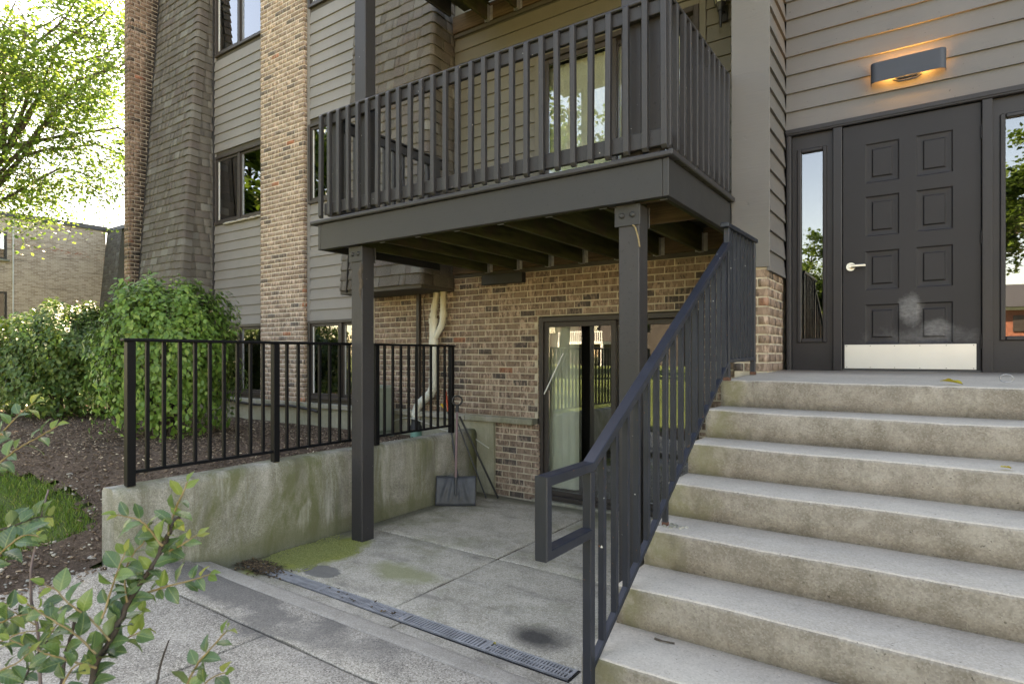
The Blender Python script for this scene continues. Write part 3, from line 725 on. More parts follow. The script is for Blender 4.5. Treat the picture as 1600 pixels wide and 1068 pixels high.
# brick pier under the entrance corner
pm = MB().box(-1.352, -1.098, 5.168, 6.06, -.1, 2.46); ep = pm.build('brick_pier', M['mortar'], bld); WORLD[ep.name] = Vector((0, 0, 0))
brick_run((-1.36, 5.168), 0, .27, 1.59, 2.44, 'brick', ep, offset=.09); brick_run((-1.098, 5.168), R(90), .63, 1.59, 2.44, 'brick', ep, offset=.02)
brick_run((-1.352, 6.03), R(-90), .86, .0, 2.44, 'brick', ep); brick_run((-1.36, 5.168), 0, .21, .0, 1.5, 'brick', ep)
# tall pale brick pier of the facade
fm = MB().box(-9.448, -8.268, 6.012, 6.1, .972, 9.6); fp = fm.build('brick_pier', M['mortar_pale'], bld); WORLD[fp.name] = Vector((0, 0, 0))
brick_run((-9.456, 6.012), 0, 1.196, .972, 9.6, 'brick_pale', fp); brick_run((-8.268, 6.004), R(90), .09, .972, 9.6, 'brick_pale', fp, offset=.1)
# party fin beside the left slope
nm = MB().box(-12.842, -12.658, 5.285, 6.3, .3, 9.9); fn = nm.build('brick_fin', M['mortar_soot'], bld); WORLD[fn.name] = Vector((0, 0, 0))
brick_run((-12.85, 5.285), 0, .2, .3, 9.9, 'brick_soot', fn); brick_run((-12.658, 5.277), R(90), .62, .3, 9.9, 'brick_soot', fn)
# brick under the left slope
MB().box(-12.65, -11.0, 6.03, 6.09, .972, 2.7).build('brick_wall', M['mortar'], bld)

# siding sections
def section(x0, x1, y, z0, z1, expo, mat, hs, name='siding_wall'):
    m = MB(); m.box(x0, x1, y + .0, y + .02, z0, z0 + .02); o = m.build(name, M['soffit'], bld); WORLD[o.name] = Vector((0, 0, 0))
    siding_run((x0, y), 0, x1 - x0, z0, z1, expo, mat, o, [(h[0] - x0, h[1] - x0, h[2], h[3]) for h in hs]); return o
w1 = [(WINS[0][0], WINS[0][1] + .1, z0, z1) for z0, z1 in WZ]; w2 = [(WINS[1][0] - .1, WINS[1][1] + .1, z0, z1) for z0, z1 in WZ]
section(-11.04, -9.46, WY, 2.275, 9.6, .1695, 'siding_bay', w1); section(-8.185, -6.62, WY, 2.275, 9.6, .1695, 'siding_bay', w2)
# porch wall behind the balcony
cas = (BD[0] - .07, BD[1] + .07)
section(-5.2, -1.372, WY, 3.0, 5.9, .168, 'siding_porch', [(cas[0], cas[1], 2.9, 5.33)])
section(-5.2, -1.372, WY, 6.15, 9.6, .168, 'siding_porch', [(cas[0], cas[1], 2.9 + ST, 5.33 + ST)])
for d in (BD, BD2):
    m = MB()
    for (a, b, z0, z1) in ((d[0] - .068, d[0] - .002, d[2], d[3] + .068), (d[1] + .002, d[1] + .068, d[2], d[3] + .068), (d[0] - .002, d[1] + .002, d[3] + .002, d[3] + .068)):
        m.box(a, b, WY - .04, WY, z0, z1, .003)
    m.build('door_casing', M['siding_porch'], bld)
# entrance block: siding over the door, return siding, plywood corner board
DY = 5.8
ew = MB(); rect_holes(ew, (-1.072, DY), 0, 5, 1.5, 9.6, [(0, 1.84, 1.5, 3.71)], .2); ew.build('entrance_wall', M['soffit'], bld)
so = MB().box(-1.06, 3.9, DY - .004, DY + .02, 3.71, 3.72).build('siding_wall', M['soffit'], bld); WORLD[so.name] = Vector((0, 0, 0))
siding_run((-1.068, DY), 0, 5.0, 3.711, 9.6, .163, 'siding', so); siding_run((.79, DY), 0, 3.1, 1.62, 3.711, .163, 'siding', so)
MB().box(-1.355, -1.095, 5.18, 6.08, 2.455, 9.6).build('entrance_wall', M['soffit'], bld)
so = MB().box(-1.2, -1.095, 5.2, 5.79, 2.44, 2.455).build('siding_wall', M['soffit'], bld); WORLD[so.name] = Vector((0, 0, 0))
siding_run((-1.095, 5.15), R(90), .648, 2.407, 9.6, .163, 'siding', so)
MB().box(-1.372, -1.074, 5.145, 5.166, 2.44, 9.6, .003).build('corner_board', M['pillar'], bld)
so = MB().box(-1.37, -1.356, 5.167, 6.08, 2.44, 2.46).build('siding_wall', M['soffit'], bld); WORLD[so.name] = Vector((0, 0, 0))
siding_run((-1.355, 6.07), R(-90), .9, 2.46, 9.6, .168, 'siding_porch', so)
# thin corner trims
tr = MB(); tr.box(-8.262, -8.19, WY - .022, WY - .002, 2.275, 9.6, .003); tr.build('corner_trim', M['siding_bay'], bld)
tr = MB(); tr.box(-11.07, -11.035, WY - .05, WY - .002, 2.275, 9.6, .003); tr.build('corner_trim', M['flash'], bld)

# shingled slopes ---------------------------------------------------------
SL = .0672; sang = math.atan(SL)
def ysl(z): return 5.43 + SL * (z - 2.6)
SHING = []
def mansard(x0, x1, zb, zt_, right, nm):
    m = MB(); y0, y1 = ysl(zb) + .012, ysl(zt_) + .012
    m.hexa([(x0, y0, zb), (x1, y0, zb), (x1, WY + .05, zb), (x0, WY + .05, zb), (x0, y1, zt_), (x1, y1, zt_), (x1, WY + .05, zt_), (x0, WY + .05, zt_)])
    o = m.build('shingle_slope', M['flash'], bld); WORLD[o.name] = Vector((0, 0, 0))
    ex = .1376; n = int((zt_ - zb) / ex); rg = random.Random(nm)
    for i in range(n):
        z = zb + i * ex; x = x0 + .004 - rg.uniform(0, .25)
        while x < x1 - .03:
            w = rg.choice((.10, .14, .17, .21, .26)) * rg.uniform(.9, 1.1); a, b = max(x, x0 + .004), min(x + w - .0015, x1 - .004); x += w
            if b - a < .02: continue
            th = rg.choice((.014, .014, .018)); zz = z + rg.uniform(-.0012, .0012)
            c = ((a + b) / 2, ysl(z), z + ex / 2)
            SHING.append((px_size(c, b - a) * 1.0, (a, ysl(zz) + .002, zz), (-sang - .13, 0, 0), (b - a, .012 + th, ex * 1.14), o))
    # right return face (vertical, facing +x) with its own courses, and curved hip caps
    for i in range(n):
        z = zb + i * ex; y = ysl(z) + .04 - rg.uniform(0, .2); Ye = WY - .03
        while y < Ye:
            w = rg.choice((.15, .2, .28)); a, b = max(y, ysl(z) + .03), min(y + w - .003, Ye); y += w
            if b - a < .03: continue
            SHING.append((px_size((x1, (a + b) / 2, z), b - a) * .5, (x1 + .006, a, z), (-.085, 0, R(90)), (b - a, .014, ex * 1.14), o))
    m = MB(); hc = [(-.15, -.004)]                         # plan profile: front leg, round corner, side leg
    for k in range(7):
        a = R(15 * k); hc.append((-.03 + .045 * math.sin(a), .035 - .045 * math.cos(a)))
    hc.append((.012, .145)); L = len(hc); vs = []
    for (zz, e) in ((0, .032), (.165, .004)):
        for q, (px, py) in enumerate(hc):
            a = R(90 * q / (L - 1)); vs.append((px + e * math.sin(a), py - e * math.cos(a), zz))
    lo = [(px, py, .001) for (px, py) in hc]
    m.add(vs, [(q, q + 1, L + q + 1, L + q) for q in range(L - 1)], True)
    m.add(vs[:L] + lo, [(q + 1, q, L + q, L + q + 1) for q in range(L - 1)])
    for q in (0, L - 1): m.add([vs[q], vs[L + q], (hc[q][0], hc[q][1], .165), lo[q]], [(0, 1, 2, 3)])
    me = m.mesh('hip_cap', M['shingle'])
    for i in range(n):
        z = zb + ex * i + rg.uniform(-.004, .004)
        put('hip_cap', me, o, (x1 - .0, ysl(z) + .003, z), (-sang, 0, rg.uniform(-.03, .03)))
    MB().box(x0, x1 + .01, ysl(zb) + .0, WY, zb - .045, zb - .002).build('soffit', M['soffit'], bld)
    return o
mansard(-12.65, -11.06, 2.6, 9.6, True, 5); mansard(-6.66, -5.16, 2.6, 9.6, True, 9)
f = MB()
f.beam((-12.64, ysl(2.6) - .018, 2.6), (-12.64, ysl(9.6) - .018, 9.6), .03, .02, (0, 1, 0)); f.build('flashing', M['flash'], bld)
# bent dark corner strip on the middle slope
f = MB(); f.beam((-6.50, ysl(2.62) - .03, 2.57), (-6.485, ysl(3.2) - .035, 3.2), .012, .03, (0, 1, 0)); f.build('flashing', M['flash'], bld)

# the 300 bricks and 300 shingles that show largest become objects, the rest one joined part each
tv = [brick_template(.035, k) for k in range(4)]
def emit(items, name, keymat, limit, stuffname):
    items.sort(key=lambda t: -t[0]); ms = {}
    for i, it in enumerate(items[:limit]):
        k = (it[4] if keymat is None else keymat, i % 4)
        if k not in ms:
            v, fcs = tv[i % 4]; me = bpy.data.meshes.new(name); me.from_pydata(v, [], fcs); me.materials.append(M[k[0]]); ms[k] = me
        rot = tuple(a + random.uniform(-.006, .006) for a in it[2])
        put(name, ms[k], it[5] if keymat is None else it[4], it[1], rot, it[3])
    rest = {}
    for it in items[limit:]: rest.setdefault(it[4] if keymat is None else keymat, []).append(it)
    vs, fs, mi = [], [], []; keys = list(rest); off = 0
    for q, k in enumerate(keys):
        for part in range(4):
            X = np.array([xform(t[1], t[2], t[3]) for t in rest[k][part::4]], float)
            if not len(X): continue
            v, fc = tv[part]; v = np.array(v, float)
            V = (np.einsum('nij,kj->nki', X[:, :, :3], v) + X[:, None, :, 3]).reshape(-1, 3)
            Fq = (np.array(fc)[None] + (np.arange(len(X)) * len(v))[:, None, None]).reshape(-1, 4) + off
            vs.append(V); fs.append(Fq); mi.append(np.full(len(Fq), q, np.int32)); off += len(V)
    if vs:
        me = np_mesh(stuffname, np.concatenate(vs), np.concatenate(fs), M[keys[0]])
        for k in keys[1:]: me.materials.append(M[k])
        me.polygons.foreach_set('material_index', np.concatenate(mi)); put(stuffname, me, bld, kind='stuff')
for z0 in np.arange(.98, 2.5, BC):
    pass
emit(BRICKS, 'brick', None, 300, 'brickwork')
emit([(s, l, r, sc, p) for s, l, r, sc, p in SHING], 'shingle', 'shingle', 300, 'shingle_field')

# windows -----------------------------------------------------------------
def frame_boxes(m, x0, x1, y0, y1, z0, z1, w, bev=.004):
    m.box(x0, x0 + w, y0, y1, z0, z1, bev); m.box(x1 - w, x1, y0, y1, z0, z1, bev)
    m.box(x0 + w + .0006, x1 - w - .0006, y0 + .001, y1 - .001, z0 + .0004, z0 + w, bev); m.box(x0 + w + .0006, x1 - w - .0006, y0 + .001, y1 - .001, z1 - w, z1 - .0004, bev)
def window(x0, x1, z0, z1, blind, by=.1):
    m = MB(); frame_boxes(m, x0, x1, WY - .045, WY + .05, z0, z1, .05); xm = (x0 + x1) / 2
    m.box(xm - .028, xm + .028, WY - .034, WY + .04, z0 + .051, z1 - .051, .003)
    o = m.build('window', M['winframe'], bld); WORLD[o.name] = Vector((0, 0, 0))
    for a, b, dy in ((x0 + .052, xm - .03, 0), (xm + .03, x1 - .052, .012)):
        m = MB(); frame_boxes(m, a, b, WY - .016 + dy, WY + .03, z0 + .052, z1 - .052, .042); m.build('sash', M['winframe'], o)
        MB().box(a + .043, b - .043, WY + .004 + dy, WY + .008 + dy, z0 + .095, z1 - .095).build('pane', M['glass'], o)
        m = MB(); m.box(a + .041, a + .053, WY - .01 + dy, WY + .003 + dy, z0 + .094, z1 - .094); m.build('glazing_strip', M['whitepaint'] if dy == 0 else M['galv'], o)
    m = MB()
    if blind == 'slat':
        z = z0 + .06
        while z < z1 - .06: m.hexa([(x0 + .06, WY + by, z), (x1 - .06, WY + by, z), (x1 - .06, WY + by + .018, z + .016), (x0 + .06, WY + by + .018, z + .016), (x0 + .06, WY + by, z + .0015), (x1 - .06, WY + by, z + .0015), (x1 - .06, WY + by + .018, z + .0175), (x0 + .06, WY + by + .018, z + .0175)]); z += .023
        m.build('blind', M['slatblind'], o)
    else:
        x = x0 + .25
        while x < x1 - .06: m.box(x, x + .075, WY + .13, WY + .133, z0 + .06, z1 - .06); x += .082
        m.build('blind', M['blind'], o)
for i, (a, b) in enumerate(WINS):
    for j, (z0, z1) in enumerate(WZ): window(a, b, z0, z1, 'slat' if j == 0 else ('vert' if i == 0 and j == 2 else 'slat'), .1 if j == 0 else .052)
# weathered caulk strip below the left middle window
m = MB(); m.tube([(-10.68 + .1 * i, WY - .05 + .006 * math.sin(i * 5), 4.128 + .014 * math.sin(i * 3.1)) for i in range(13)], [.012 + .012 * abs(math.sin(i * 2.3)) for i in range(13)], 6); m.build('sill_caulk', M['stone'], bld)
# sliding doors: lower patio door, balcony door, upper balcony door
def slider(d, kind, name):
    x0, x1, z0, z1 = d; m = MB(); frame_boxes(m, x0, x1, WY - .05, WY + .08, z0, z1, .055); xm = (x0 + x1) / 2
    o = m.build(name, M['winframe'], bld); WORLD[o.name] = Vector((0, 0, 0))
    for a, b, y in ((x0 + .056, xm + .03, WY - .02), (xm - .025, x1 - .056, WY + .03)):
        m = MB(); frame_boxes(m, a, b, y, y + .038, z0 + .056, z1 - .056, .058); m.build('door_panel', M['winframe'], o)
        MB().box(a + .06, b - .06, y + .016, y + .02, z0 + .116, z1 - .116).build('pane', M['glass_patio'], o)
    if kind == 'patio': spans = [(x0 + .06, x0 + .42)]
    else: spans = [(x0 + .08, x1 - .15)]
    for a, b in spans:
        x = a
        while x < b:
            an = random.uniform(.45, .8) if kind == 'patio' else random.uniform(.1, .35); dx, dy = .04 * math.cos(an), .04 * math.sin(an); m = MB(); P = []
            for t in (-1, -.33, .33, 1): P.append((x + dx * t + .006 * (1 - t * t) * math.sin(an), WY + (.13 if kind == 'patio' else .11) + dy * t - .006 * (1 - t * t)))
            vs = [(p[0], p[1], z0 + .12) for p in P] + [(p[0], p[1], z1 - .1) for p in P]
            m.add(vs, [(i, i + 1, 5 + i, 4 + i) for i in range(3)], True); m.build('blind_vane', M['blind'] if kind == 'patio' else M['curtain'], o)
            x += .034 if kind == 'patio' else .072
    return o
pdoor = slider(PD, 'patio', 'patio_door'); slider(BD, 'balcony', 'balcony_door'); slider(BD2, 'balcony', 'balcony_door')
MB().tube([(-3.76, 6.05, 1.27), (-3.5, 6.05, 1.75)], .0085, 8).build('security_bar', M['whitepaint'], pdoor)
MB().tube([(-3.43, 6.24, .95), (-3.43, 6.24, 2.0)], .004, 6).build('blind_wand', M['whitepaint'], pdoor)
rm = MB(); rm.box(-6.6, -1.05, 6.9, 6.98, .0, 9.5); rm.box(-6.6, -1.05, 6.2, 6.98, -.02, .0); rm.build('room_recess', M['interior'], bld)
for xx in (-6.62, -4.6, -1.1): MB().box(xx - .02, xx, 6.19, 6.9, 0, 9.5).build('room_recess', M['interior'], bld)
for zz in (2.6, 5.75): MB().box(-12.6, -1.12, 6.19, 6.9, zz, zz + .1).build('room_recess', M['interior'], bld)
MB().box(-3.9, -1.9, 5.985, 6.06, -.02, .028, .004).build('door_sill', M['ledge'], bld)

# entrance: frame, sidelights, panelled door --------------------------------
fr = MB()
fr.box(-1.068, .78, DY - .045, DY + .05, 3.655, 3.71, .006)            # head
fr.box(-1.068, .78, DY - .052, DY - .046, 3.672, 3.709, .002)
for a, b in ((-1.066, -1.024), (-.698, -.629), (.303, .368), (.735, .778)): fr.box(a, b, DY - .04, DY + .06, 1.588, 3.6545, .005)
fr.box(-1.058, -1.035, DY - .056, DY - .041, 1.59, 3.65, .003)
dframe = fr.build('door_frame', M['doorframe'], bld); WORLD[dframe.name] = Vector((0, 0, 0))
def sidelight(x0, x1, g0, g1):
    m = MB(); y0, y1 = DY - .002, DY + .035; z0, z1, gz0, gz1 = 1.592, 3.653, 1.868, 3.497
    m.box(x0, g0, y0, y1, z0, z1); m.box(g1, x1, y0, y1, z0, z1); m.box(g0, g1, y0 + .0002, y1, z0, gz0); m.box(g0, g1, y0 + .0002, y1, gz1, z1)
    o = m.build('sidelight', M['doorframe'], bld); WORLD[o.name] = Vector((0, 0, 0))
    b = MB(); frame_boxes(b, g0 - .032, g1 + .032, y0 - .016, y0 + .012, gz0 - .032, gz1 + .032, .034, .007); b.build('moulding', M['doorframe'], o)
    MB().box(g0 - .001, g1 + .001, y0 + .014, y0 + .02, gz0, gz1).build('pane', M['glass_side'], o)
sidelight(-1.02, -.70, -.949, -.777); sidelight(.37, .733, .443, .66)
dm = MB(); dx0, dx1, dz0, dz1 = -.623, .298, 1.612, 3.648; dy = DY - .012
px = [(-.461, -.223), (-.111, .128)]; pz = [(1.826, 2.146), (2.267, 2.588), (2.709, 3.04), (3.15, 3.476)]
xs = [dx0, px[0][0], px[0][1], px[1][0], px[1][1], dx1]; zsx = [dz0] + [v for p in pz for v in p] + [dz1]
for i in range(5):
    for j in range(9):
        if i in (1, 3) and j % 2: continue
        dm.box(xs[i], xs[i + 1], dy, dy + .04, zsx[j], zsx[j + 1])
door = dm.build('entrance_door', M['door'], bld); WORLD[door.name] = Vector((0, 0, 0))
for a, b in px:
    for c, d in pz:
        m = MB(); L = [(0, 0), (.010, .010), (.034, .012), (.046, .012), (.056, .001)]; rings = [[(a + e, dy + q, c + e), (b - e, dy + q, c + e), (b - e, dy + q, d - e), (a + e, dy + q, d - e)] for e, q in L]
        vs = [v for r_ in rings for v in r_]
        m.add(vs, [(4 * k + i, 4 * k + (i + 1) % 4, 4 * k + 4 + (i + 1) % 4, 4 * k + 4 + i) for k in range(4) for i in range(4)] + [(16, 17, 18, 19)])
        m.build('door_panel', M['door'], door)
kp = MB().box(-.612, .272, dy - .003, dy - .0005, 1.617, 1.815, .001).build('kick_plate', M['steel'], door)
m = MB()
for i in range(6):
    for z in (1.627, 1.804): m.tube([(-.595 + .17 * i, dy - .0052, z), (-.595 + .17 * i, dy - .003, z)], .0035, 8)
m.build('screws', M['screw'], door, kind='stuff')
h = MB(); h.tube([(-.565, dy - .014, 2.468), (-.565, dy - .001, 2.468)], [.034, .036], 20); h.tube([(-.565, dy - .06, 2.468), (-.565, dy - .013, 2.468)], .013, 12)
h.beam((-.578, dy - .056, 2.469), (-.455, dy - .05, 2.469), .016, .024, (0, 0, 1), .006); h.tube([(-.565, dy - .066, 2.468), (-.565, dy - .058, 2.468)], .011, 10); h.build('handle', M['nickel'], door)
for z in (1.83, 2.62, 3.42):
    MB().tube([(.301, dy - .008, z - .05), (.301, dy - .008, z + .05)], .008, 8).build('hinge', M['doorframe'], door)
MB().box(-.628, .302, DY - .03, DY + .05, 1.588, 1.61).build('threshold', M['screw'], bld)
tr = MB(); tr.box(-1.02, -.70, DY - .03, DY + .03, 1.585, 1.5965); tr.box(.37, .735, DY - .03, DY + .03, 1.585, 1.5965); tr.build('sill_strip', M['galv'], bld)
# ------------------------------------------------------------------ timber balconies
BX0, BX1, BY0, BYW = -4.88, -1.376, 3.71, WY - .03
def balcony(dz, label, full):
    T = thing('wooden_balcony', label, 'balcony', (-3.1, 4.9, dz), 'timber balconies stacked on the same posts')
    Z = lambda z: z + dz
    # fascia boards with the end grain of the side boards at the corner
    MB().box(BX0 + .04, BX1 - .042, BY0, BY0 + .038, Z(2.742), Z(2.985), .003).build('fascia_board', M['fascia'], T)
    MB().box(BX1 - .04, BX1, BY0 - .001, 5.143, Z(2.742), Z(2.985), .003).build('fascia_board', M['fascia'], T)
    MB().box(BX0, BX0 + .038, BY0 - .001, ysl(2.85 + dz) - .02, Z(2.742), Z(2.985), .003).build('fascia_board', M['fascia'], T)
    MB().box(BX0 + .045, BX1 - .045, BY0 + .042, BY0 + .08, Z(2.745), Z(2.98), .003).build('beam', M['joist'], T)
    MB().box(-5.14, -1.385, BYW - .05, BYW + .02, Z(2.775), Z(2.995), .003).build('ledger_board', M['ledger'], T)
    MB().box(-5.14, -1.385, BYW - .025, BYW + .022, Z(2.725), Z(2.772), .003).build('ledger_flashing', M['soffit'], T)
    jx = [-4.55 + .443 * i for i in range(8)]; hang = MB()
    for x in jx:
        MB().box(x - .019, x + .019, BY0 + .082, BYW - .053, Z(2.757), Z(2.985), .003).build('joist', M['joist'], T)
        for s in (-1, 1):
            hang.box(x + s * .022 - .0015, x + s * .022 + .0015, BYW - .105, BYW - .0535, Z(2.75), Z(2.94)); hang.box(x + s * .042 - .02, x + s * .042 + .02, BYW - .0535, BYW - .0515, Z(2.76), Z(2.94))
        hang.box(x - .024, x + .024, BYW - .105, BYW - .054, Z(2.7505), Z(2.7535)); hang.box(x - .026, x + .026, BY0 + .081, BY0 + .12, Z(2.750), Z(2.755))
    hang.build('joist_hangers', M['galv'], T, kind='stuff')
    for (a, b, y) in ((-1.86, -1.46, 4.55), (-1.43, -1.39, 4.3), (-1.86, -1.46, 3.88)):
        if b - a > .1: MB().box(a - .018, b + .019, y, y + .038, Z(2.765), Z(2.98), .003).build('blocking', M['ledger'], T)
    y = BY0 - .032; k = 0
    while y < BYW - .14:
        w = .138; m = MB(); m.box(BX0 - .09 if k < 1 else BX0 - .05, BX1 + .034 if y < 5.0 else BX1 - .03, y, y + w, Z(2.988), Z(3.026) , .006 if k else .009)
        m.build('deck_board', M['deckpaint'] if k == 0 else M['deckwood'], T); y += w + .007; k += 1
    m = MB(); m.box(BX1 + .006, BX1 + .036, BY0 - .03, 5.14, Z(2.991), Z(3.029), .004); m.build('edge_trim', M['deckpaint'], T)
    if not full: return T
    # railing: top and bottom boards behind outside pickets
    zt0, zt1, zb0, zb1 = 3.945, 4.035, 3.085, 3.195
    for (n_, z0, z1) in (('top_rail', zt0, zt1), ('bottom_rail', zb0, zb1)):
        MB().box(BX0 + .045, BX1 - .045, BY0 + .036, BY0 + .072, z0, z1, .004).build(n_, M['deckpaint'], T)
        MB().box(BX1 - .073, BX1 - .037, BY0 + .037, 5.142, z0, z1, .004).build(n_, M['deckpaint'], T)
        MB().box(BX0 + .037, BX0 + .073, BY0 + .08, ysl(z0) - .01, z0, z1, .004).build(n_, M['deckpaint'], T)
    MB().box(BX0 + .005, BX1 - .005, BY0 + .012, BY0 + .105, 4.0375, 4.0575, .006).build('rail_cap', M['deckpaint'], T)
    MB().box(BX1 - .1, BX1 - .005, BY0 + .107, 5.142, 4.0375, 4.0575, .006).build('rail_cap', M['deckpaint'], T)
    MB().box(BX0 + .01, BX0 + .1, BY0 + .107, ysl(4.05) - .02, 4.0375, 4.0575, .006).build('rail_cap', M['deckpaint'], T)
    z0, z1 = 3.062, 4.062; s = .019; m = MB()        # picket with bevelled ends
    P = [(-s, z0 + .0), (-s, z1 - .028), (s - .012, z1), (s, z1), (s, z0 + .0)]
    vs = []
    for x in (-s, s):
        vs += [(x, -s, .022), (x, -s, .978), (x, -s + .016, 1.0), (x, s, 1.0), (x, s, .0), (x, -s + .016, .0)]
    m.add(vs, [tuple(range(6))[::-1], tuple(range(6, 12))] + [(i, (i + 1) % 6, 6 + (i + 1) % 6, 6 + i) for i in range(6)]); pk = m.mesh('picket', M['deckpaint'])
    me2 = pk
    bmx = bmesh.new(); bmx.from_mesh(pk); bmesh.ops.bevel(bmx, geom=[e for e in bmx.edges if abs(e.verts[0].co.z - e.verts[1].co.z) > .5], offset=.003, segments=1, affect='EDGES'); bmx.to_mesh(pk); bmx.free()
    n = 26; dxp = (BX1 - .03 - (BX0 + .025)) / n
    for i in range(n + 1):
        put('picket', pk, T, (BX0 + .022 + dxp * i + (random.uniform(-.004, .004) if 0 < i < n else 0), BY0 + .0165, 3.052 + random.uniform(-.004, .004)), (random.uniform(-.004, .004), random.uniform(-.006, .006), random.uniform(-.03, .03)))
    for i in range(11):
        put('picket', pk, T, (BX1 - .0165, BY0 + .045 + .1335 * i, 3.055 + random.uniform(-.004, .004)), (random.uniform(-.004, .004), random.uniform(-.004, .004), R(90) + random.uniform(-.03, .03)))
    for i in range(12):
        put('picket', pk, T, (BX0 + .0165, BY0 + .18 + .134 * i, 3.055), (0, 0, R(-90)))
    for (x, y) in ((BX1 - .13, BY0 + .13), (BX0 + .13, BY0 + .13), (-5.02 + .22, 5.3)):
        MB().box(x - .044, x + .044, y - .044, y + .044, 3.027, 4.03, .005).build('rail_post', M['post'], T)
    # posts and their steel saddles
    for x in (-4.385, -1.672):
        w = .074; MB().box(x - w, x + w, 3.762, 3.91, .0, 2.735, .006).build('post', M['post'], T)
        MB().box(x - w, x + w, 3.80, 3.93, 3.027, 5.87, .006).build('post', M['post'], T)
        m = MB(); m.box(x - .1, x + .085, 3.752, 3.7585, 2.592, 2.735, .003); MB().box(x - .1, x + .085, 3.913, 3.92, 2.592, 2.735, .003).build('saddle_plate', M['fascia'], T); MB().box(x - .14, x + .05, 3.69, 3.757, 2.7355, 2.7412, .002).build('saddle_plate', M['fascia'], T)
        br = m.build('saddle_bracket', M['fascia'], T); WORLD[br.name] = Vector((0, 0, 0))
        for k in (-.045, .03):
            m = MB(); m.tube([(x + k, 3.7515, 2.664), (x + k, 3.744, 2.664), (x + k, 3.738, 2.664)], [.021, .019, .010], 12); m.build('bolt', M['fascia'], br)
    # split corner of the left post and a string of dry weed at the right saddle
    m = MB(); m.tube([(-4.325 + .012 * math.sin(i * 2), 3.757, 2.58 - .05 * i) for i in range(8)], [.004, .02, .024, .018, .022, .014, .009, .003], 7); m.build('split_wood', M['bark'], T)
    m = MB(); m.tube([(-1.64 + .05 * i / 5, 3.756 - .003 * (i % 2), 2.594 - (.006 * i * i)) for i in range(6)], .006, 5); m.build('dry_weed', M['twig_tan'], T)
    return T
balcony(0, 'charcoal timber balcony with picket railing over the sunken patio', True)
balcony(ST, 'upper timber balcony showing only its greenish joists at the top', False)

# ------------------------------------------------------------------ stair railing
RX = -1.11
rail = thing('stair_railing', 'blue black iron railing climbing the concrete steps to the door', 'railing', (RX, 3.1, 1.0))
A, B = (RX, 2.118, 1.29), (RX, 4.06, 2.455)
sl_ = (B[2] - A[2]) / (B[1] - A[1]); bl = (1.585 - .50) / (3.9 - 2.131)
zt_r = lambda y: A[2] + sl_ * (y - A[1]); zb_r = lambda y: .485 + .012 + bl * (y - 2.131)
def bent(m, pts, w, h):
    """flat bar following points in the plane x = RX, mitred"""
    n = len(pts); prof = []
    for i, (y, z) in enumerate(pts):
        def d(a, b): v = Vector((b[0] - a[0], b[1] - a[1])); return v.normalized()
        d0 = d(pts[max(i - 1, 0)], pts[i]) if i else d(pts[0], pts[1]); d1 = d(pts[i], pts[min(i + 1, n - 1)]) if i < n - 1 else d0
        nn = Vector((-d0.y - d1.y, d0.x + d1.x)); nn.normalize(); k = h / 2 / max(.35, nn.dot(Vector((-d0.y, d0.x)))); prof.append((y, z, nn * k))
    b = .004; vs = []
    for y, z, o in prof:
        up = (y + o.x, z + o.y); dn = (y - o.x, z - o.y); q = b / (h / 2)
        upi = (y + o.x * (1 - q), z + o.y * (1 - q)); dni = (y - o.x * (1 - q), z - o.y * (1 - q))
        for (xx, p) in ((-w / 2 + b, up), (w / 2 - b, up), (w / 2, upi), (w / 2, dni), (w / 2 - b, dn), (-w / 2 + b, dn), (-w / 2, dni), (-w / 2, upi)): vs.append((RX + xx, p[0], p[1]))
    fs = [(i * 8 + k, i * 8 + (k + 1) % 8, (i + 1) * 8 + (k + 1) % 8, (i + 1) * 8 + k) for i in range(n - 1) for k in range(8)]
    m.add(vs, fs + [tuple(range(8)), tuple(range(8 * n - 8, 8 * n))[::-1]]); return m
bent(MB(), [(4.06, zt_r(4.06)), (A[1], A[2] + .003), (1.78, A[2] + .003), (1.78, 1.035), (2.10, 1.035)], .052, .036).build('handrail', M['iron'], rail)
bent(MB(), [(2.135, zb_r(2.135)), (4.06, zb_r(4.06))], .03, .026).build('bottom_rail', M['iron'], rail)
MB().beam((RX, 4.0, 2.575), (RX, 4.80, 2.588), .055, .028, (0, 0, 1), .004).build('landing_rail', M['iron'], rail)
MB().beam((RX, 4.075, 1.69), (RX, 4.755, 1.70), .03, .024, (0, 0, 1), .003).build('bottom_rail', M['iron'], rail)
for (y, z0, z1, w) in ((2.118, .1, 1.275, .038), (4.06, 1.565, 2.562, .036), (4.755, 1.585, 2.574, .034)):
    p = MB().box(RX - w / 2, RX + w / 2, y - w / 2, y + w / 2, z0, z1, .003).build('post', M['iron'], rail); WORLD[p.name] = Vector((0, 0, 0))
    if y > 3: MB().box(RX - w / 2 - .003, RX + w / 2 + .003, y - w / 2 - .003, y + w / 2 + .003, z0 - .004, z0 + .02, .002).build('rusty_foot', M['rust'], p)
y = 2.945; p = MB().box(RX - .013, RX + .013, y - .013, y + .013, .866, zt_r(y) - .016, .002).build('post', M['iron'], rail); WORLD[p.name] = Vector((0, 0, 0))
MB().box(RX - .0145, RX + .0145, y - .0145, y + .0145, .862, .888, .002).build('rusty_foot', M['rust'], p)
unit = MB().box(-.0125, .0125, -.0125, .0125, 0, 1).mesh('baluster', M['iron'])
for i in range(1, 17):
    y = 2.118 + .1175 * i
    if y < 4.0 and abs(y - 2.945) > .02: put('baluster', unit, rail, (RX, y, zb_r(y) + .008), None, (1, 1, zt_r(y) - zb_r(y) - .022))
for i in range(1, 7): put('baluster', unit, rail, (RX, 4.06 + .099 * i, 1.70), None, (.9, .9, .868))
m = MB()     # spalled socket round the middle post
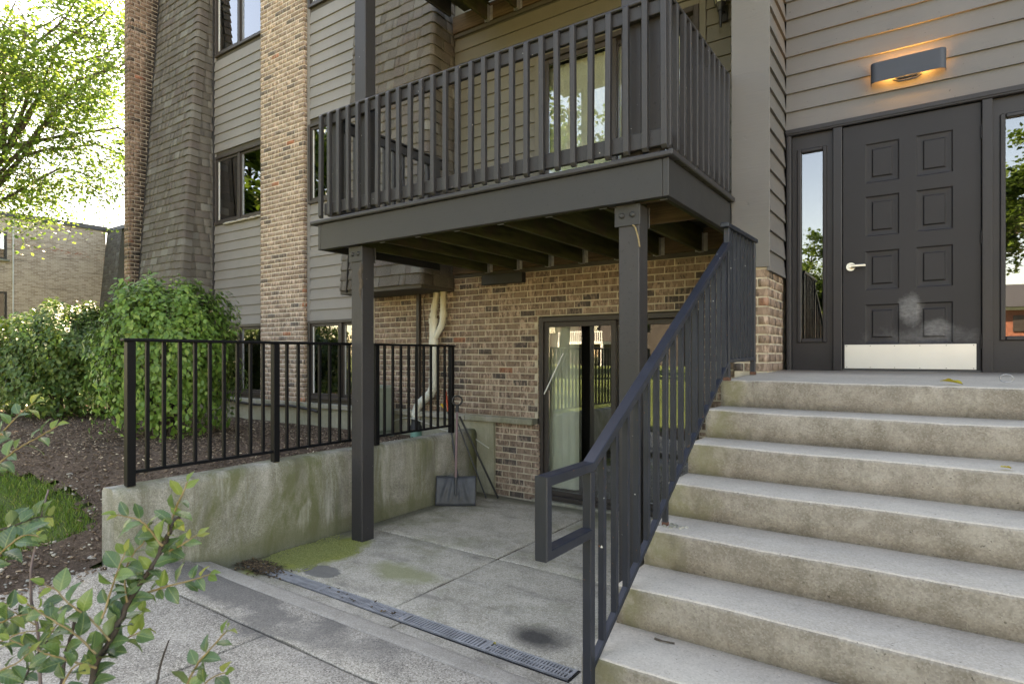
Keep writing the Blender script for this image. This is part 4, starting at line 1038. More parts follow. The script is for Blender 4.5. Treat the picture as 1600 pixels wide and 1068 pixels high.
for k in range(14):
    a = k * 2.4; rr = random.uniform(.03, .075); m.tube([(RX + rr * math.cos(a) * 1.6, 2.945 + rr * math.sin(a) * .6, .8665), (RX + rr * math.cos(a) * 1.6 + .01, 2.945 + rr * math.sin(a) * .6, .872)], [.016, .006], 6)
m.build('concrete_crumbs', M['retain'], stairs, kind='stuff')

# ------------------------------------------------------------------ retaining wall and its fence
rw = thing('retaining_wall', 'moss streaked low concrete wall holding back the mulch bed', 'wall', (-4.8, 3.9, .4))
m = MB(); ny = 40; rings = []
for i in range(ny + 1):
    y = 1.872 + (5.985 - 1.872) * i / ny; w1 = .004 * math.sin(y * 4.1) + .003 * math.sin(y * 11); h = .782 + .006 * math.sin(y * 2.2) + .012 * (y - 1.87) / 4
    x0, x1 = -4.912, -4.72
    rings.append([(x0, y, -.3), (x0, y, h - .025), (x0 + .022, y, h), (x1 - .04, y, h + w1 * .4), (x1 - .012 + w1, y, h - .022), (x1 + w1 * .5, y, h - .06), (x1 + w1, y, .45), (x1 + w1 * .4, y, .12), (x1, y, -.3)])
k = len(rings[0]); m.v = [v for q in rings for v in q]
for i in range(ny):
    for j in range(k): m.f.append((i * k + j, i * k + (j + 1) % k, (i + 1) * k + (j + 1) % k, (i + 1) * k + j)); m.mi.append(0); m.sm.append(3 <= j < 7)
e = [(x, 1.858 + .012 * (abs(x + 4.816) > .085), z - .0) for (x, y, z) in rings[0]]
m.f += [tuple(range(k)), tuple(range(ny * k, ny * k + k))[::-1]]; m.mi += [0, 0]; m.sm += [False, False]
m.build('wall_body', M['retain'], rw)
FX = -4.765
fence = thing('metal_fence', 'black metal picket fence bolted on top of the low concrete wall', 'fence', (FX, 3.7, .79))
FY = [1.995, 3.17, 4.345, 5.545]
for y in FY:
    p = MB().box(FX - .029, FX + .029, y - .029, y + .029, .782 + .012 * (y - 1.87) / 4, 1.826, .004).build('post', M['fence'], fence)
MB().box(FX - .034, FX + .034, FY[0] - .055, FY[-1] + .05, 1.826, 1.85, .006).build('top_rail', M['fence'], fence)
fp_ = MB().box(-.0125, .0125, -.0125, .0125, 0, 1, .002).mesh('baluster', M['fence'])
for a, b in zip(FY, FY[1:]):
    MB().box(FX - .016, FX + .016, a + .03, b - .03, .868, .892, .003).build('bottom_rail', M['fence'], fence)
    for i in range(1, 10): put('baluster', fp_, fence, (FX, a + (b - a) * i / 10, .886), None, (1, 1, .945))

# ------------------------------------------------------------------ trench drain
dr = thing('trench_drain', 'narrow grey metal trench drain set along the patio step', 'drain', (-3, 2.86, 0))
m = MB(); m.box(-4.64, -1.585, 2.795, 2.925, -.12, -.07); m.box(-4.64, -1.585, 2.792, 2.801, -.1, -.004); m.box(-4.64, -1.585, 2.919, 2.928, -.1, -.004); m.box(-1.592, -1.582, 2.802, 2.918, -.1, .004); m.build('channel', M['black'], dr)
def grate(x0, x1, rows, pitch):
    m = MB(); y0, y1 = 2.8025, 2.9175; t0, t1 = -.016, .0045
    m.box(x0, x0 + .022, y0 + .012, y1 - .012, t0, t1); m.box(x1 - .022, x1, y0 + .012, y1 - .012, t0, t1)
    m.box(x0, x1, y0, y0 + .012, t0, t1); m.box(x0, x1, y1 - .012, y1, t0, t1)
    if rows == 2: m.box(x0 + .022, x1 - .022, 2.8545, 2.8655, t0, t1 - .0005)
    n = int((x1 - x0 - .044) / pitch); g = MB()
    for i in range(1, n):
        x = x0 + .022 + (x1 - x0 - .044) * i / n; m.box(x - pitch * .31, x + pitch * .31, y0 + .012, y1 - .012, t0, t1 - .001)
    m.build('grate', M['grate'], dr)
grate(-4.62, -3.72, 2, .02); grate(-3.717, -2.86, 2, .02); grate(-2.857, -2.185, 1, .0235); grate(-2.182, -1.594, 2, .02)

# ------------------------------------------------------------------ entrance lamp and balcony lantern
lamp = thing('wall_light', 'slate blue curved wall light glowing warm above the entrance door', 'light', (-.17, 5.76, 4.0))
m = MB(); pl = []
xa, xb, yf, yb_, rr = -.418, .085, 5.682, 5.768, .045
for k in range(7): a = R(180 + 90 * k / 6); pl.append((xa + rr + rr * math.cos(a), yf + rr + rr * math.sin(a)))
for k in range(7): a = R(270 + 90 * k / 6); pl.append((xb - rr + rr * math.cos(a), yf + rr + rr * math.sin(a)))
pl = [(xa, yb_)] + pl + [(xb, yb_)]; z0, z1 = 3.935, 4.092; n = len(pl)
cxp = sum(p[0] for p in pl) / n; inn = [(p[0] + (.004 if p[0] < -.3 else -.004 if p[0] > 0 else 0), p[1] + (.004 if p[1] < 5.75 else 0)) for p in pl]
vs = [(p[0], p[1], z) for z in (z0, z1) for p in pl] + [(p[0], p[1], z) for z in (z0, z1) for p in inn]
fs = [(i, i + 1, n + i + 1, n + i) for i in range(n - 1)] + [(2 * n + i, 3 * n + i, 3 * n + i + 1, 2 * n + i + 1) for i in range(n - 1)] + [(i, 2 * n + i, 2 * n + i + 1, i + 1) for i in range(n - 1)] + [(n + i, n + i + 1, 3 * n + i + 1, 3 * n + i) for i in range(n - 1)]
m.add(vs, fs, False); m.build('lamp_shade', M['lampmetal'], lamp)
MB().box(-.25, -.08, 5.765, 5.776, 3.95, 4.08, .004).build('back_plate', M['lampmetal'], lamp)
m = MB(); Q = [(-.262, 5.745, 3.945), (-.222, 5.71, 3.912), (-.112, 5.71, 3.912), (-.072, 5.745, 3.945)]
for a, b in zip(Q, Q[1:]): m.beam(a, b, .012, .012, (0, 0, 1), .002)
m.beam((-.235, 5.70, 3.932), (-.1, 5.70, 3.932), .012, .012, (0, 0, 1), .002); m.build('wire_guard', M['lampmetal'], lamp)
em = bpy.data.materials.new('warm_bulb'); em.use_nodes = True; eb = em.node_tree.nodes['Principled BSDF']; eb.inputs['Base Color'].default_value = (.9, .7, .4, 1)
eb.inputs['Emission Color'].default_value = (1, .56, .17, 1); eb.inputs['Emission Strength'].default_value = 4.0
MB().tube([(-.33, 5.735, 4.012), (-.005, 5.735, 4.012)], .013, 10).build('bulb', em, lamp)
for i, x in enumerate((-.29, -.17, -.05)):
    pl_ = bpy.data.lights.new('lamp_glow', 'POINT'); pl_.energy = .5; pl_.color = (1, .52, .15); pl_.shadow_soft_size = .02
    po = bpy.data.objects.new('lamp_glow', pl_); link(po, lamp, (x, 5.738, 4.03))
lan = thing('wall_lantern', 'black coach lantern with frosted panes on the balcony wall', 'lantern', (-1.69, 6.0, 5.2))
lx, ly = -1.685, 5.94; m = MB()
m.tube([(lx, ly, 4.90), (lx, ly, 5.02), (lx, ly, 5.06)], [.010, .021, .02], 8); m.tube([(lx, ly, 5.055), (lx, ly, 5.085), (lx, ly, 5.13)], [.03, .03, .05], 6)
m.tube([(lx, ly, 5.41), (lx, ly, 5.43), (lx, ly, 5.5), (lx, ly, 5.53)], [.115, .115, .03, .01], 6)
for k in range(6):
    a = R(60 * k); m.tube([(lx + .055 * math.cos(a), ly + .055 * math.sin(a), 5.128), (lx + .1 * math.cos(a), ly + .1 * math.sin(a), 5.415)], .006, 5)
m.box(lx - .04, lx + .04, 6.045, 6.07, 5.0, 5.16, .004); m.tube([(lx, 6.05, 5.09), (lx, ly + .03, 5.08)], .014, 8); m.build('lantern_body', M['lantern'], lan)
m = MB(); m.tube([(lx, ly, 5.132), (lx, ly, 5.41)], [.05, .094], 6, True, False); m.build('pane', M['lglass'], lan)

# ------------------------------------------------------------------ pipes, cables and cabinets by the brick wall
dp = thing('drain_pipe', 'dirty white plastic drain pipe bending down the brick wall to a green stub', 'pipe', (-5.5, 5.95, .5))
PY = 5.955
m = MB(); m.tube([(-5.375, PY, 2.66), (-5.375, PY, 2.50), (-5.405, PY, 2.38), (-5.425, PY, 2.26), (-5.425, PY, 2.15)], [.036, .038, .042, .042, .042], 14)
m.build('pipe', M['pvc'], dp)
m = MB(); m.tube([(-5.25, PY - .005, 2.66), (-5.253, PY - .005, 2.27)], .040, 14); m.build('pipe', M['pvc'], dp)
def arc(p0, p1, p2, n=7): return [tuple((1 - t) ** 2 * a + 2 * t * (1 - t) * b + t * t * c for a, b, c in zip(p0, p1, p2)) for t in [i / (n - 1) for i in range(n)]]
m = MB(); m.tube([(-5.425, PY, 2.17), (-5.425, PY, 1.375)], .0555, 18)
m.tube(arc((-5.253, PY - .005, 2.27), (-5.25, PY - .005, 2.14), (-5.31, PY - .003, 2.07)) + [(-5.41, PY, 1.95)], .043, 14); m.build('pipe', M['pvc'], dp)
m = MB()
for (x, za, zb, r) in ((-5.425, 2.145, 2.215, .064), (-5.425, 1.87, 1.93, .063), (-5.425, 1.36, 1.415, .064), (-5.427, 2.235, 2.285, .05), (-5.252, 2.225, 2.29, .052), (-5.25, 2.53, 2.59, .048), (-5.372, 2.49, 2.55, .045)):
    m.tube([(x, PY, za), (x, PY, zb)], r, 18)
m.tube([(-5.395, PY, 2.40), (-5.415, PY, 2.33)], .049, 14); m.build('couplings', M['pvc'], dp, kind='stuff')
m = MB(); path = arc((-5.425, PY, 1.38), (-5.425, PY, 1.25), (-5.52, PY, 1.185)) + [(-5.6, PY, 1.13)] + arc((-5.64, PY, 1.10), (-5.745, PY, 1.03), (-5.745, PY, .93)) + [(-5.745, PY, .86)]
m.tube(path, .056, 18); m.build('pipe', M['pvc'], dp)
m = MB(); m.tube([(-5.745, PY, .90), (-5.745, PY, .945)], .064, 18); m.tube([(-5.475, PY, 1.215), (-5.51, PY, 1.19)], .0605, 16); m.tube([(-5.655, PY, 1.092), (-5.685, PY, 1.065)], .0605, 16); m.build('coupling', M['pvc'], dp)
m = MB(); m.tube([(-5.745, PY, .865), (-5.745, PY, .79), (-5.745, PY, .765), (-5.745, PY, .70)], [.062, .064, .085, .085], 18); m.build('rubber_sleeve', M['rubber'], dp)
MB().tube([(-5.742, PY, .70), (-5.742, PY, .45)], .078, 18).build('stub', M['pvcgreen'], dp)
cd_ = MB().box(-5.775, -5.725, 5.985, 6.04, .95, 2.7, .004).build('cable_conduit', M['winframe']); tag(cd_, 'thin black square conduit running up the brick wall', 'conduit')
bc = MB().tube([(-5.56, 6.02, 2.62), (-5.66, 6.02, 2.5), (-5.665, 6.02, 2.3), (-5.64, 6.02, 2.15), (-5.6, 6.0, 2.0), (-5.58, 5.98, 1.93)], .005, 6).build('black_cable', M['black']); tag(bc, 'loose black wire looping on the brick beside the white pipe', 'wire')
pd_ = thing('utility_pedestal', 'grey green utility cabinet behind the timber post', 'cabinet', (-6.22, 5.7, .5))
m = MB(); m.box(-6.38, -6.06, 5.56, 5.86, .45, .68, .01); m.build('base', M['pedestal'], pd_)
m = MB(); m.hull_box(lambda x, y, z: (x, y, z), (-6.385, -6.055, 5.555, 5.865, .683, 1.315), .03); m.build('cover', M['pedestal'], pd_)
vt = MB().box(-4.63, -4.02, 5.96, 6.05, 2.60, 2.722, .004).build('wall_vent', M['black']); tag(vt, 'flat black box under the balcony ledger on the brick wall', 'vent')
wc = MB().tube([(-6.42, 5.95, .64), (-6.25, 5.955, .75), (-6.143, 5.96, .823), (-5.92, 5.965, .872), (-5.66, 5.84, .875), (-5.448, 5.965, .798), (-5.279, 5.965, .75), (-5.1, 5.965, .733), (-4.95, 5.965, .745), (-4.795, 5.965, .704), (-4.571, 5.975, .594), (-4.53, 5.99, .57)], .0065, 6).build('white_cable', M['white']); tag(wc, 'white cable sagging across the concrete foundation', 'cable')
bh = MB().tube([(-10.9, 5.93, .975), (-10.55, 5.925, .955), (-9.9, 5.925, .90), (-9.447, 5.925, .885), (-8.9, 5.925, .90), (-8.55, 5.925, .915), (-8.25, 5.925, .90), (-7.9, 5.925, .868), (-7.8, 5.92, .85)], .022, 8).build('black_hose', M['black']); tag(bh, 'black hose lying along the foundation below the ground floor windows', 'hose')

# ------------------------------------------------------------------ shovel and poles in the corner
shv = thing('snow_shovel', 'black snow shovel with mauve handle leaning in the patio corner', 'shovel', (-4.47, 5.28, 0))
rv = Vector((.82, .572, 0)); fv = Vector((-.572, .82, 0)); Bp = Vector((-4.45, 5.25, .012)); up = (Vector((0, 0, 1)) + fv * .2).normalized(); nv = rv.cross(up)
W_, H_ = .46, .325; m = MB(); nx, nz = 24, 10; vs = []
for j in range(nz + 1):
    for i in range(nx + 1):
        u = i / nx * 2 - 1; v = j / nz
        d = -.075 * (1 - u * u * .35) * math.sin(v * 1.5) * 0 + .05 * (v * v) + .012 * (1 - abs(u)) 
        rib = 0
        for uc in (-.62, -.25, .25, .62): rib += .024 * math.exp(-((u - uc * (1.25 - .75 * v)) / .055) ** 2) * sst(0.08, .3, v) * sst(.98, .8, v)
        rib += .026 * math.exp(-(u / .06) ** 2) * sst(.2, .45, v)
        vs.append(tuple(Bp + rv * (u * W_ / 2) + up * (v * H_) + fv * (d * .6) - fv * rib + Vector((0, 0, .0 + .006 * abs(u)))))
fs = [(j * (nx + 1) + i, j * (nx + 1) + i + 1, (j + 1) * (nx + 1) + i + 1, (j + 1) * (nx + 1) + i) for j in range(nz) for i in range(nx)]
k = len(vs); vs2 = [tuple(Vector(v) + fv * .006) for v in vs]
rim = [i for i in range(nx)] + [j * (nx + 1) + nx for j in range(nz)] + [nz * (nx + 1) + i for i in range(nx, 0, -1)] + [j * (nx + 1) for j in range(nz, 0, -1)]
m.add(vs + vs2, fs + [tuple(k + i for i in f)[::-1] for f in fs] + [(rim[i], rim[(i + 1) % len(rim)], k + rim[(i + 1) % len(rim)], k + rim[i]) for i in range(len(rim))], True)
m.build('blade', M['shovel'], shv)
h0 = Bp + up * (H_ - .12) - fv * .01; h1 = Bp + up * 1.13
MB().tube([tuple(Bp + up * .12 - fv * .008), tuple(h0 + up * .12)], [.012, .019], 10).build('socket', M['shovel'], shv)
MB().tube([tuple(h0 + up * .1), tuple(h1)], .0145, 10).build('handle', M['wood_handle'], shv)
m = MB(); m.tube([tuple(h1 - up * .06), tuple(h1 + up * .02)], .02, 10)
lp = [h1 + up * (.02 + .055 + .055 * math.sin(R(a))) + rv * (.058 * math.cos(R(a))) * (1 if a > 180 or True else 1) for a in range(-90, 271, 24)]
m.tube([tuple(p) for p in lp], .0115, 8); m.build('grip', M['black'], shv)
p1 = thing('pole', 'grey pole with orange and yellow tip behind the shovel handle', 'pole', (-4.58, 5.5, 0), 'poles leaning in the patio corner')
MB().tube([(-4.50, 5.42, .01), (-4.825, 5.563, 1.04)], .011, 8).build('shaft', M['polegrey'], p1); MB().tube([(-4.825, 5.563, 1.04), (-4.905, 5.60, 1.30)], .013, 8).build('tip', M['orange'], p1); MB().tube([(-4.87, 5.57, 1.05), (-4.93, 5.55, 1.13)], .013, 8).build('clip', M['yellow'], p1)
p2 = MB().tube([(-4.40, 5.76, .01), (-4.715, 5.60, .92)], .009, 8).build('pole', M['polegrey']); tag(p2, 'thin grey pole leaning between shovel and black pole', 'pole', 'poles leaning in the patio corner')
p3 = MB().tube([(-4.28, 5.84, .012), (-4.715, 5.64, .985)], .0125, 8).build('pole', M['black']); tag(p3, 'black pole leaning nearest the brick under the ledge', 'pole', 'poles leaning in the patio corner')
# ------------------------------------------------------------------ vegetation
def frames(nrm, rng, spin=None, droop=0.0):
    """rotation matrices (N,3,3): local z along nrm, local y along a random tangent"""
    n = nrm / np.linalg.norm(nrm, axis=1, keepdims=True); r = rng.normal(size=n.shape)
    if spin is not None: r = spin
    t = r - n * np.sum(r * n, 1, keepdims=True); t /= np.linalg.norm(t, axis=1, keepdims=True) + 1e-9
    return np.stack([np.cross(t, n), t, n], axis=2)
LEAF_T = ([(0, 0, 0), (-.3, .42, .07), (.3, .42, .07), (0, 1, -.08), (0, .5, -.02)], [(0, 4, 1), (0, 2, 4), (4, 3, 1), (4, 2, 3)])
DIA_T = ([(0, 0, 0), (-.33, .45, .08), (0, 1, -.05), (.33, .45, .08)], [(0, 3, 1), (3, 2, 1)])
MAPLE_T = ([(0, 0, 0), (-.5, .2, .06), (-.22, .42, .0), (-.42, .8, -.04), (0, 1.0, -.08), (.42, .8, -.04), (.22, .42, 0), (.5, .2, .06)], [(0, 2, 1), (0, 6, 2), (0, 7, 6), (2, 4, 3), (2, 6, 4), (6, 5, 4)])
def leaves(name, pos, nrm, size, mat, parent, tmpl, rng, spin=None):
    Fm = frames(nrm, rng, spin) * size[:, None, None]; X = np.concatenate([Fm, pos[:, :, None]], 2)
    return put(name, stamp(name, tmpl[0], tmpl[1], X, mat), parent)
def bush(name, label, c, rad, n, size, mat, seed, shoots=90, base=None, sparse=.0, low=.25):
    """loose mound: lumpy shell of leaves round stems, with stray shoots on top"""
    rng = np.random.default_rng(seed); T = thing(name, label, 'bush', (c[0], c[1], c[2]))
    d = rng.normal(size=(n, 3)); d[:, 2] = np.where(d[:, 2] < -.7, -d[:, 2], d[:, 2]); d /= np.sum(np.abs(d) ** 2.7, axis=1, keepdims=True) ** (1 / 2.7)
    lump = .97 + .11 * np.sin(d[:, 0] * 5 + seed) * np.cos(d[:, 1] * 4.3) + .10 * np.sin(d[:, 2] * 7 + d[:, 0] * 6) + .09 * np.sin(d[:, 1] * 12 + d[:, 2] * 10 + d[:, 0] * 9)
    r = lump * (1 - np.abs(rng.normal(0, .13, n)) - .12 * rng.random(n) ** 3); R3 = np.array(rad)
    p = d * r[:, None] * R3; zc = c[2] + rad[2] * .82
    pos = p + np.array([c[0], c[1], zc]); nr = d / R3 + np.array([0, 0, .5]) * rng.random((n, 1)) + rng.normal(0, .38, (n, 3))
    ok = pos[:, 2] > c[2] + low * rng.random(n); pos, nr = pos[ok], nr[ok]; n = len(pos)
    sz = size * rng.uniform(.6, 1.25, n); tips = []; m = MB()
    for k in range(26):        # stems from the ground to the shell
        a = rng.uniform(0, 6.28); e = rng.uniform(.25, .95); q = np.array([math.cos(a) * e * rad[0] * .8, math.sin(a) * e * rad[1] * .8, rad[2] * (1.05 - .3 * e)])
        b = np.array([c[0] + math.cos(a) * .16 * e, c[1] + math.sin(a) * .16 * e, c[2] - .05]); t = np.array([c[0], c[1], zc]) + q * .85
        mid = (b + t) / 2 + np.array([math.cos(a), math.sin(a), 0]) * -.08 + rng.normal(0, .05, 3); m.tube([b, mid, t], [.017, .012, .004], 6)
    sp, sn, ss = [], [], []
    for k in range(shoots):
        dd = rng.normal(size=3); dd[2] = abs(dd[2]) + .35; dd /= np.linalg.norm(dd); b = np.array([c[0], c[1], zc]) + dd * R3 * .93
        up = np.array([dd[0] * .5, dd[1] * .5, 1.0]) + rng.normal(0, .25, 3); up /= np.linalg.norm(up); L = rng.uniform(.08, .26) * (rad[2] / .9); m.tube([b - up * .15, b + up * L], [.004, .0015], 5)
        for q in range(int(5 + L * 22)):
            t = rng.uniform(.1, 1); sp.append(b + up * L * t); a = rng.normal(size=3); sn.append(up * .9 + a * .7); ss.append(size * rng.uniform(.45, .8))
    pos = np.concatenate([pos, np.array(sp)]); nr = np.concatenate([nr, np.array(sn)]); sz = np.concatenate([sz, np.array(ss)])
    spin = nr * 0 + np.array([0, 0, -1.0]) + rng.normal(0, .75, nr.shape)
    leaves('foliage', pos, nr, sz, mat, T, LEAF_T, rng, spin); m.build('stems', M['bark'], T); return T
bush('leafy_bush', 'big rounded light green bush behind the left end of the black fence', (-7.72, 3.66, .62), (.72, .78, 1.08), 14000, .078, M['bush'], 4, 150)
bush('leafy_bush', 'dark bush with sunlit yellow top at the left edge before the brick wing', (-12.0, 4.05, .62), (1.65, 1.05, 1.02), 30000, .085, M['bush2'], 8, 260)
def tree(name, label, base, h, crown_c, crown_r, n, lsize, mat, seed, group=None, tmpl=DIA_T, limbs=11, trunk=.22, subs=7, drop=.0):
    rng = np.random.default_rng(seed); T = thing(name, label, 'tree', base, group); m = MB(); base = np.array(base, float); cc = np.array(crown_c, float); cr = np.array(crown_r, float)
    fork = base + (cc - base) * .5; fork[2] = base[2] + (cc[2] - cr[2] * .75 - base[2]); tips = []
    m.tube([base - [0, 0, .3], base + (fork - base) * .5 + rng.normal(0, .1, 3), fork, cc + [0, 0, cr[2] * .5]], [trunk * 1.25, trunk, trunk * .8, trunk * .2], 10)
    def off(t):
        d = t - cc; k = np.linalg.norm(d / cr); return t if k < 1 else cc + d / k
    for k in range(limbs):
        a = 6.283 * (k + rng.uniform(-.3, .3)) / limbs; el = rng.uniform(-.35, .95); s = fork + (cc - fork) * rng.uniform(0, .75)
        e = cc + cr * np.array([math.cos(a) * math.cos(el), math.sin(a) * math.cos(el), math.sin(el)]) * rng.uniform(.75, .95)
        mid = (s + e) / 2 + [0, 0, .12 * np.linalg.norm(e - s)] + rng.normal(0, .25, 3); w = trunk * .36
        m.tube([s, (s + mid) / 2 + rng.normal(0, .12, 3), mid, (mid + e) / 2 + rng.normal(0, .15, 3), e], [w, w * .8, w * .55, w * .35, w * .12], 6)
        for q in range(subs):
            t = rng.uniform(.25, 1); b = s * (1 - t) ** 2 + 2 * t * (1 - t) * mid + t * t * e; dd = rng.normal(size=3); dd[2] = dd[2] * .6 - drop; dd /= np.linalg.norm(dd); L = rng.uniform(.12, .34) * cr.mean()
            e2 = off(b + dd * L); m.tube([b, (b + e2) / 2 + rng.normal(0, .1, 3) + [0, 0, .05], e2], [w * .3, w * .18, .006], 5)
            for z in range(4):
                t2 = rng.uniform(.2, 1); b2 = b + (e2 - b) * t2; d3 = rng.normal(size=3); d3[2] -= drop * 1.2; d3 /= np.linalg.norm(d3); e3 = off(b2 + d3 * rng.uniform(.08, .2) * cr.mean()); m.tube([b2, e3], [.008, .003], 4)
                tips += [b2 + (e3 - b2) * u for u in (.35, .7, 1.0)]
    tips = np.array(tips); idx = rng.integers(0, len(tips), n); spread = .05 * cr.mean()
    pos = tips[idx] + rng.normal(0, 1, (n, 3)) * spread * [1, 1, .6] - [0, 0, .05]
    nr = np.array([0, 0, 1.0]) + rng.normal(0, .55, (n, 3)); sz = lsize * rng.uniform(.6, 1.2, n)
    leaves('crown', pos, nr, sz, mat, T, tmpl, rng); m.build('trunk', M['bark'], T); return T
tree('maple_tree', 'sunlit yellow green maple leaning in at the top left corner', (-24.5, 3.5, .6), 14, (-22.6, 6.6, 9.0), (6.6, 5.6, 5.3), 38000, .11, M['maple'], 21, None, MAPLE_T, 22, .17, 14, .25)
# trees, lawn side and houses behind the camera: they stand there and show in the panes
tg = 'shade trees across the lawn'
tree('shade_tree', 'tall green shade tree across the lawn opposite the entrance', (1.4, -17, .06), 12, (1.2, -17, 7.6), (4.6, 4.4, 4.6), 15000, .26, M['farleaf'], 31, tg)
tree('shade_tree', 'broad tall shade tree opposite the balcony', (-13.5, -11, .06), 14, (-13.0, -11, 9.5), (5.2, 4.6, 5.4), 15000, .26, M['farleaf'], 32, tg)
tree('shade_tree', 'slim green shade tree opposite the left sidelight pane', (-8.2, -36, .06), 10, (-8.4, -36, 7.0), (5.5, 3.5, 5.4), 16000, .3, M['farleaf'], 33, tg)
tree('shade_tree', 'yellow green young tree in front of the red brick house', (-4.9, -31, .06), 7, (-4.6, -31, 3.2), (1.7, 1.7, 2.2), 5000, .2, M['goldleaf'], 34, tg)
tree('shade_tree', 'far left shade tree opposite the brick pier windows', (-28, -5, .3), 12, (-28, -5, 11.5), (7.5, 7, 9.5), 34000, .38, M['farleaf'], 35, tg)
tree('shade_tree', 'dense shade tree on the lawn left of the balcony axis', (-27, -15, .06), 12, (-27, -15, 10.0), (7.5, 7, 9), 26000, .4, M['farleaf'], 37, tg)
tree('shade_tree', 'far right shade tree beside the lawn', (13, -22, .06), 12, (13, -22, 7.5), (5.5, 5, 5.5), 12000, .28, M['farleaf'], 36, tg)
bush('leafy_bush', 'clipped green bush on the lawn opposite the patio door', (-2.9, -4.6, .05), (.9, .8, .95), 5000, .085, M['bush'], 15, 40)
bush('leafy_bush', 'round green bush on the lawn further from the patio door', (-.4, -6.2, .05), (1.0, .9, 1.0), 5000, .085, M['bush'], 16, 40)
oh = thing('opposite_building', 'red brick house with white balcony beyond the lawn', 'building', (-6, -48, 0))
ob = MB().box(-22, 14, -56, -48, -.2, 5.4).build('wall', M['redbrick'], oh); WORLD[ob.name] = Vector((0, 0, 0))
MB().prism([(-48.0 + .8, 5.4), (-52, 7.4), (-56.8, 5.4)], 'x', -22.6, 14.6).build('roof', M['roofedge'], oh)
MB().box(-22.6, 14.6, -47.98, -47.7, 5.2, 5.46).build('gutter', M['whitepaint'], oh)
for i in range(7):
    for z in (.9, 3.5): MB().box(-20 + 5 * i, -18.6 + 5 * i, -47.97, -47.9, z, z + 1.3).build('window', M['winframe'], oh)
m = MB(); m.box(-9, -4.5, -47.9, -46.3, 2.7, 2.95)
for x in (-8.9, -4.6): m.box(x - .12, x + .12, -46.5, -46.3, 0, 2.7)
m.box(-9, -4.5, -46.36, -46.3, 3.8, 3.9)
for i in range(24): m.box(-8.95 + .19 * i, -8.88 + .19 * i, -46.35, -46.31, 2.95, 3.8)
m.build('balcony', M['whitepaint'], oh)
ob2 = thing('opposite_building', 'dark brown apartment house with white porch balcony beyond the lawn', 'building', (-34, -42, 0))
ob = MB().box(-62, -19, -52, -42, -.2, 8.2).build('wall', M['winframe'], ob2); WORLD[ob.name] = Vector((0, 0, 0))
MB().box(-62.3, -18.7, -52.3, -41.7, 8.2, 8.5).build('roof_edge', M['roofedge'], ob2)
for i in range(8):
    for z in (1.0, 4.0, 6.4): MB().box(-60 + 5.2 * i, -58.4 + 5.2 * i, -41.99, -41.9, z, z + 1.3).build('window', M['glass'], ob2)
m = MB(); m.box(-31, -26, -41.9, -40.2, 2.75, 3.0); m.box(-31, -26, -40.26, -40.2, 3.9, 4.0)
for x in (-30.9, -26.1): m.box(x - .11, x + .11, -40.4, -40.2, 0, 2.75)
for i in range(24): m.box(-30.95 + .21 * i, -30.87 + .21 * i, -40.25, -40.21, 3.0, 3.9)
m.build('balcony', M['whitepaint'], ob2)
pk_ = MB().box(-5.2, 45, -29, -4.2, -.2, .075).build('bounce_pavement', M['nosing']); tag(pk_, kind='structure')  # pale paving behind the camera, added to bounce sunlight onto the facade
rd = MB().box(-60, 60, -37, -30, -.02, .085).build('road', M['asphalt']); tag(rd, kind='structure')

# ------------------------------------------------------------------ wing at the far left
fw = thing('brick_wing', 'pale brick wing of the block with shingled corner at the far left', 'building', (-36, 11, .6))
m = MB(); m.box(-50, -36.05, 3, 13.9, 0, 8.3); m.build('inner_wall', M['interior'], fw)
wl = [(9.72 - 10.6 + .0, 0, 0, 0)]
def wing_win(y0, y1, z0, z1):
    m = MB(); m.box(-36.02, -35.96, y0, y1, z0, z0 + .08); m.box(-36.02, -35.96, y0, y1, z1 - .08, z1); m.box(-36.02, -35.96, y0, y0 + .09, z0 + .081, z1 - .081); m.box(-36.02, -35.96, y1 - .09, y1, z0 + .081, z1 - .081); m.box(-36.02, -35.97, (y0 + y1) / 2 - .05, (y0 + y1) / 2 + .05, z0 + .081, z1 - .081)
    o = m.build('window', M['winframe'], fw); WORLD[o.name] = Vector((0, 0, 0)); MB().box(-36.03, -36.0, y0 + .05, y1 - .05, z0 + .05, z1 - .05).build('pane', M['glass'], o); MB().box(-36.0, -35.88, y0 - .1, y1 + .1, z0 - .09, z0 - .005).build('sill', M['ledge'], o)
hw = [(6.15, 7.7), (8.1, 9.72)]
m = MB(); rect_holes(m, (-36, 3), R(90), 10.9, 0, 8.28, [(a - 3, b - 3, z0, z1) for a, b in hw for z0, z1 in ((.9, 1.9), (3.45, 4.72), (6.25, 7.52))], .05); m.build('brick_wall', M['wing'], fw)
for a, b in hw:
    for z0, z1 in ((.9, 1.9), (3.45, 4.72), (6.25, 7.52)): wing_win(a, b, z0, z1)
MB().box(-50, -35.9, 2.9, 13.95, 8.28, 8.5).build('roof_edge', M['roofedge'], fw)
MB().tube([(-35.95, 9.95, .6), (-35.95, 9.95, 8.2)], .03, 6).build('downpipe', M['whitepaint'], fw)
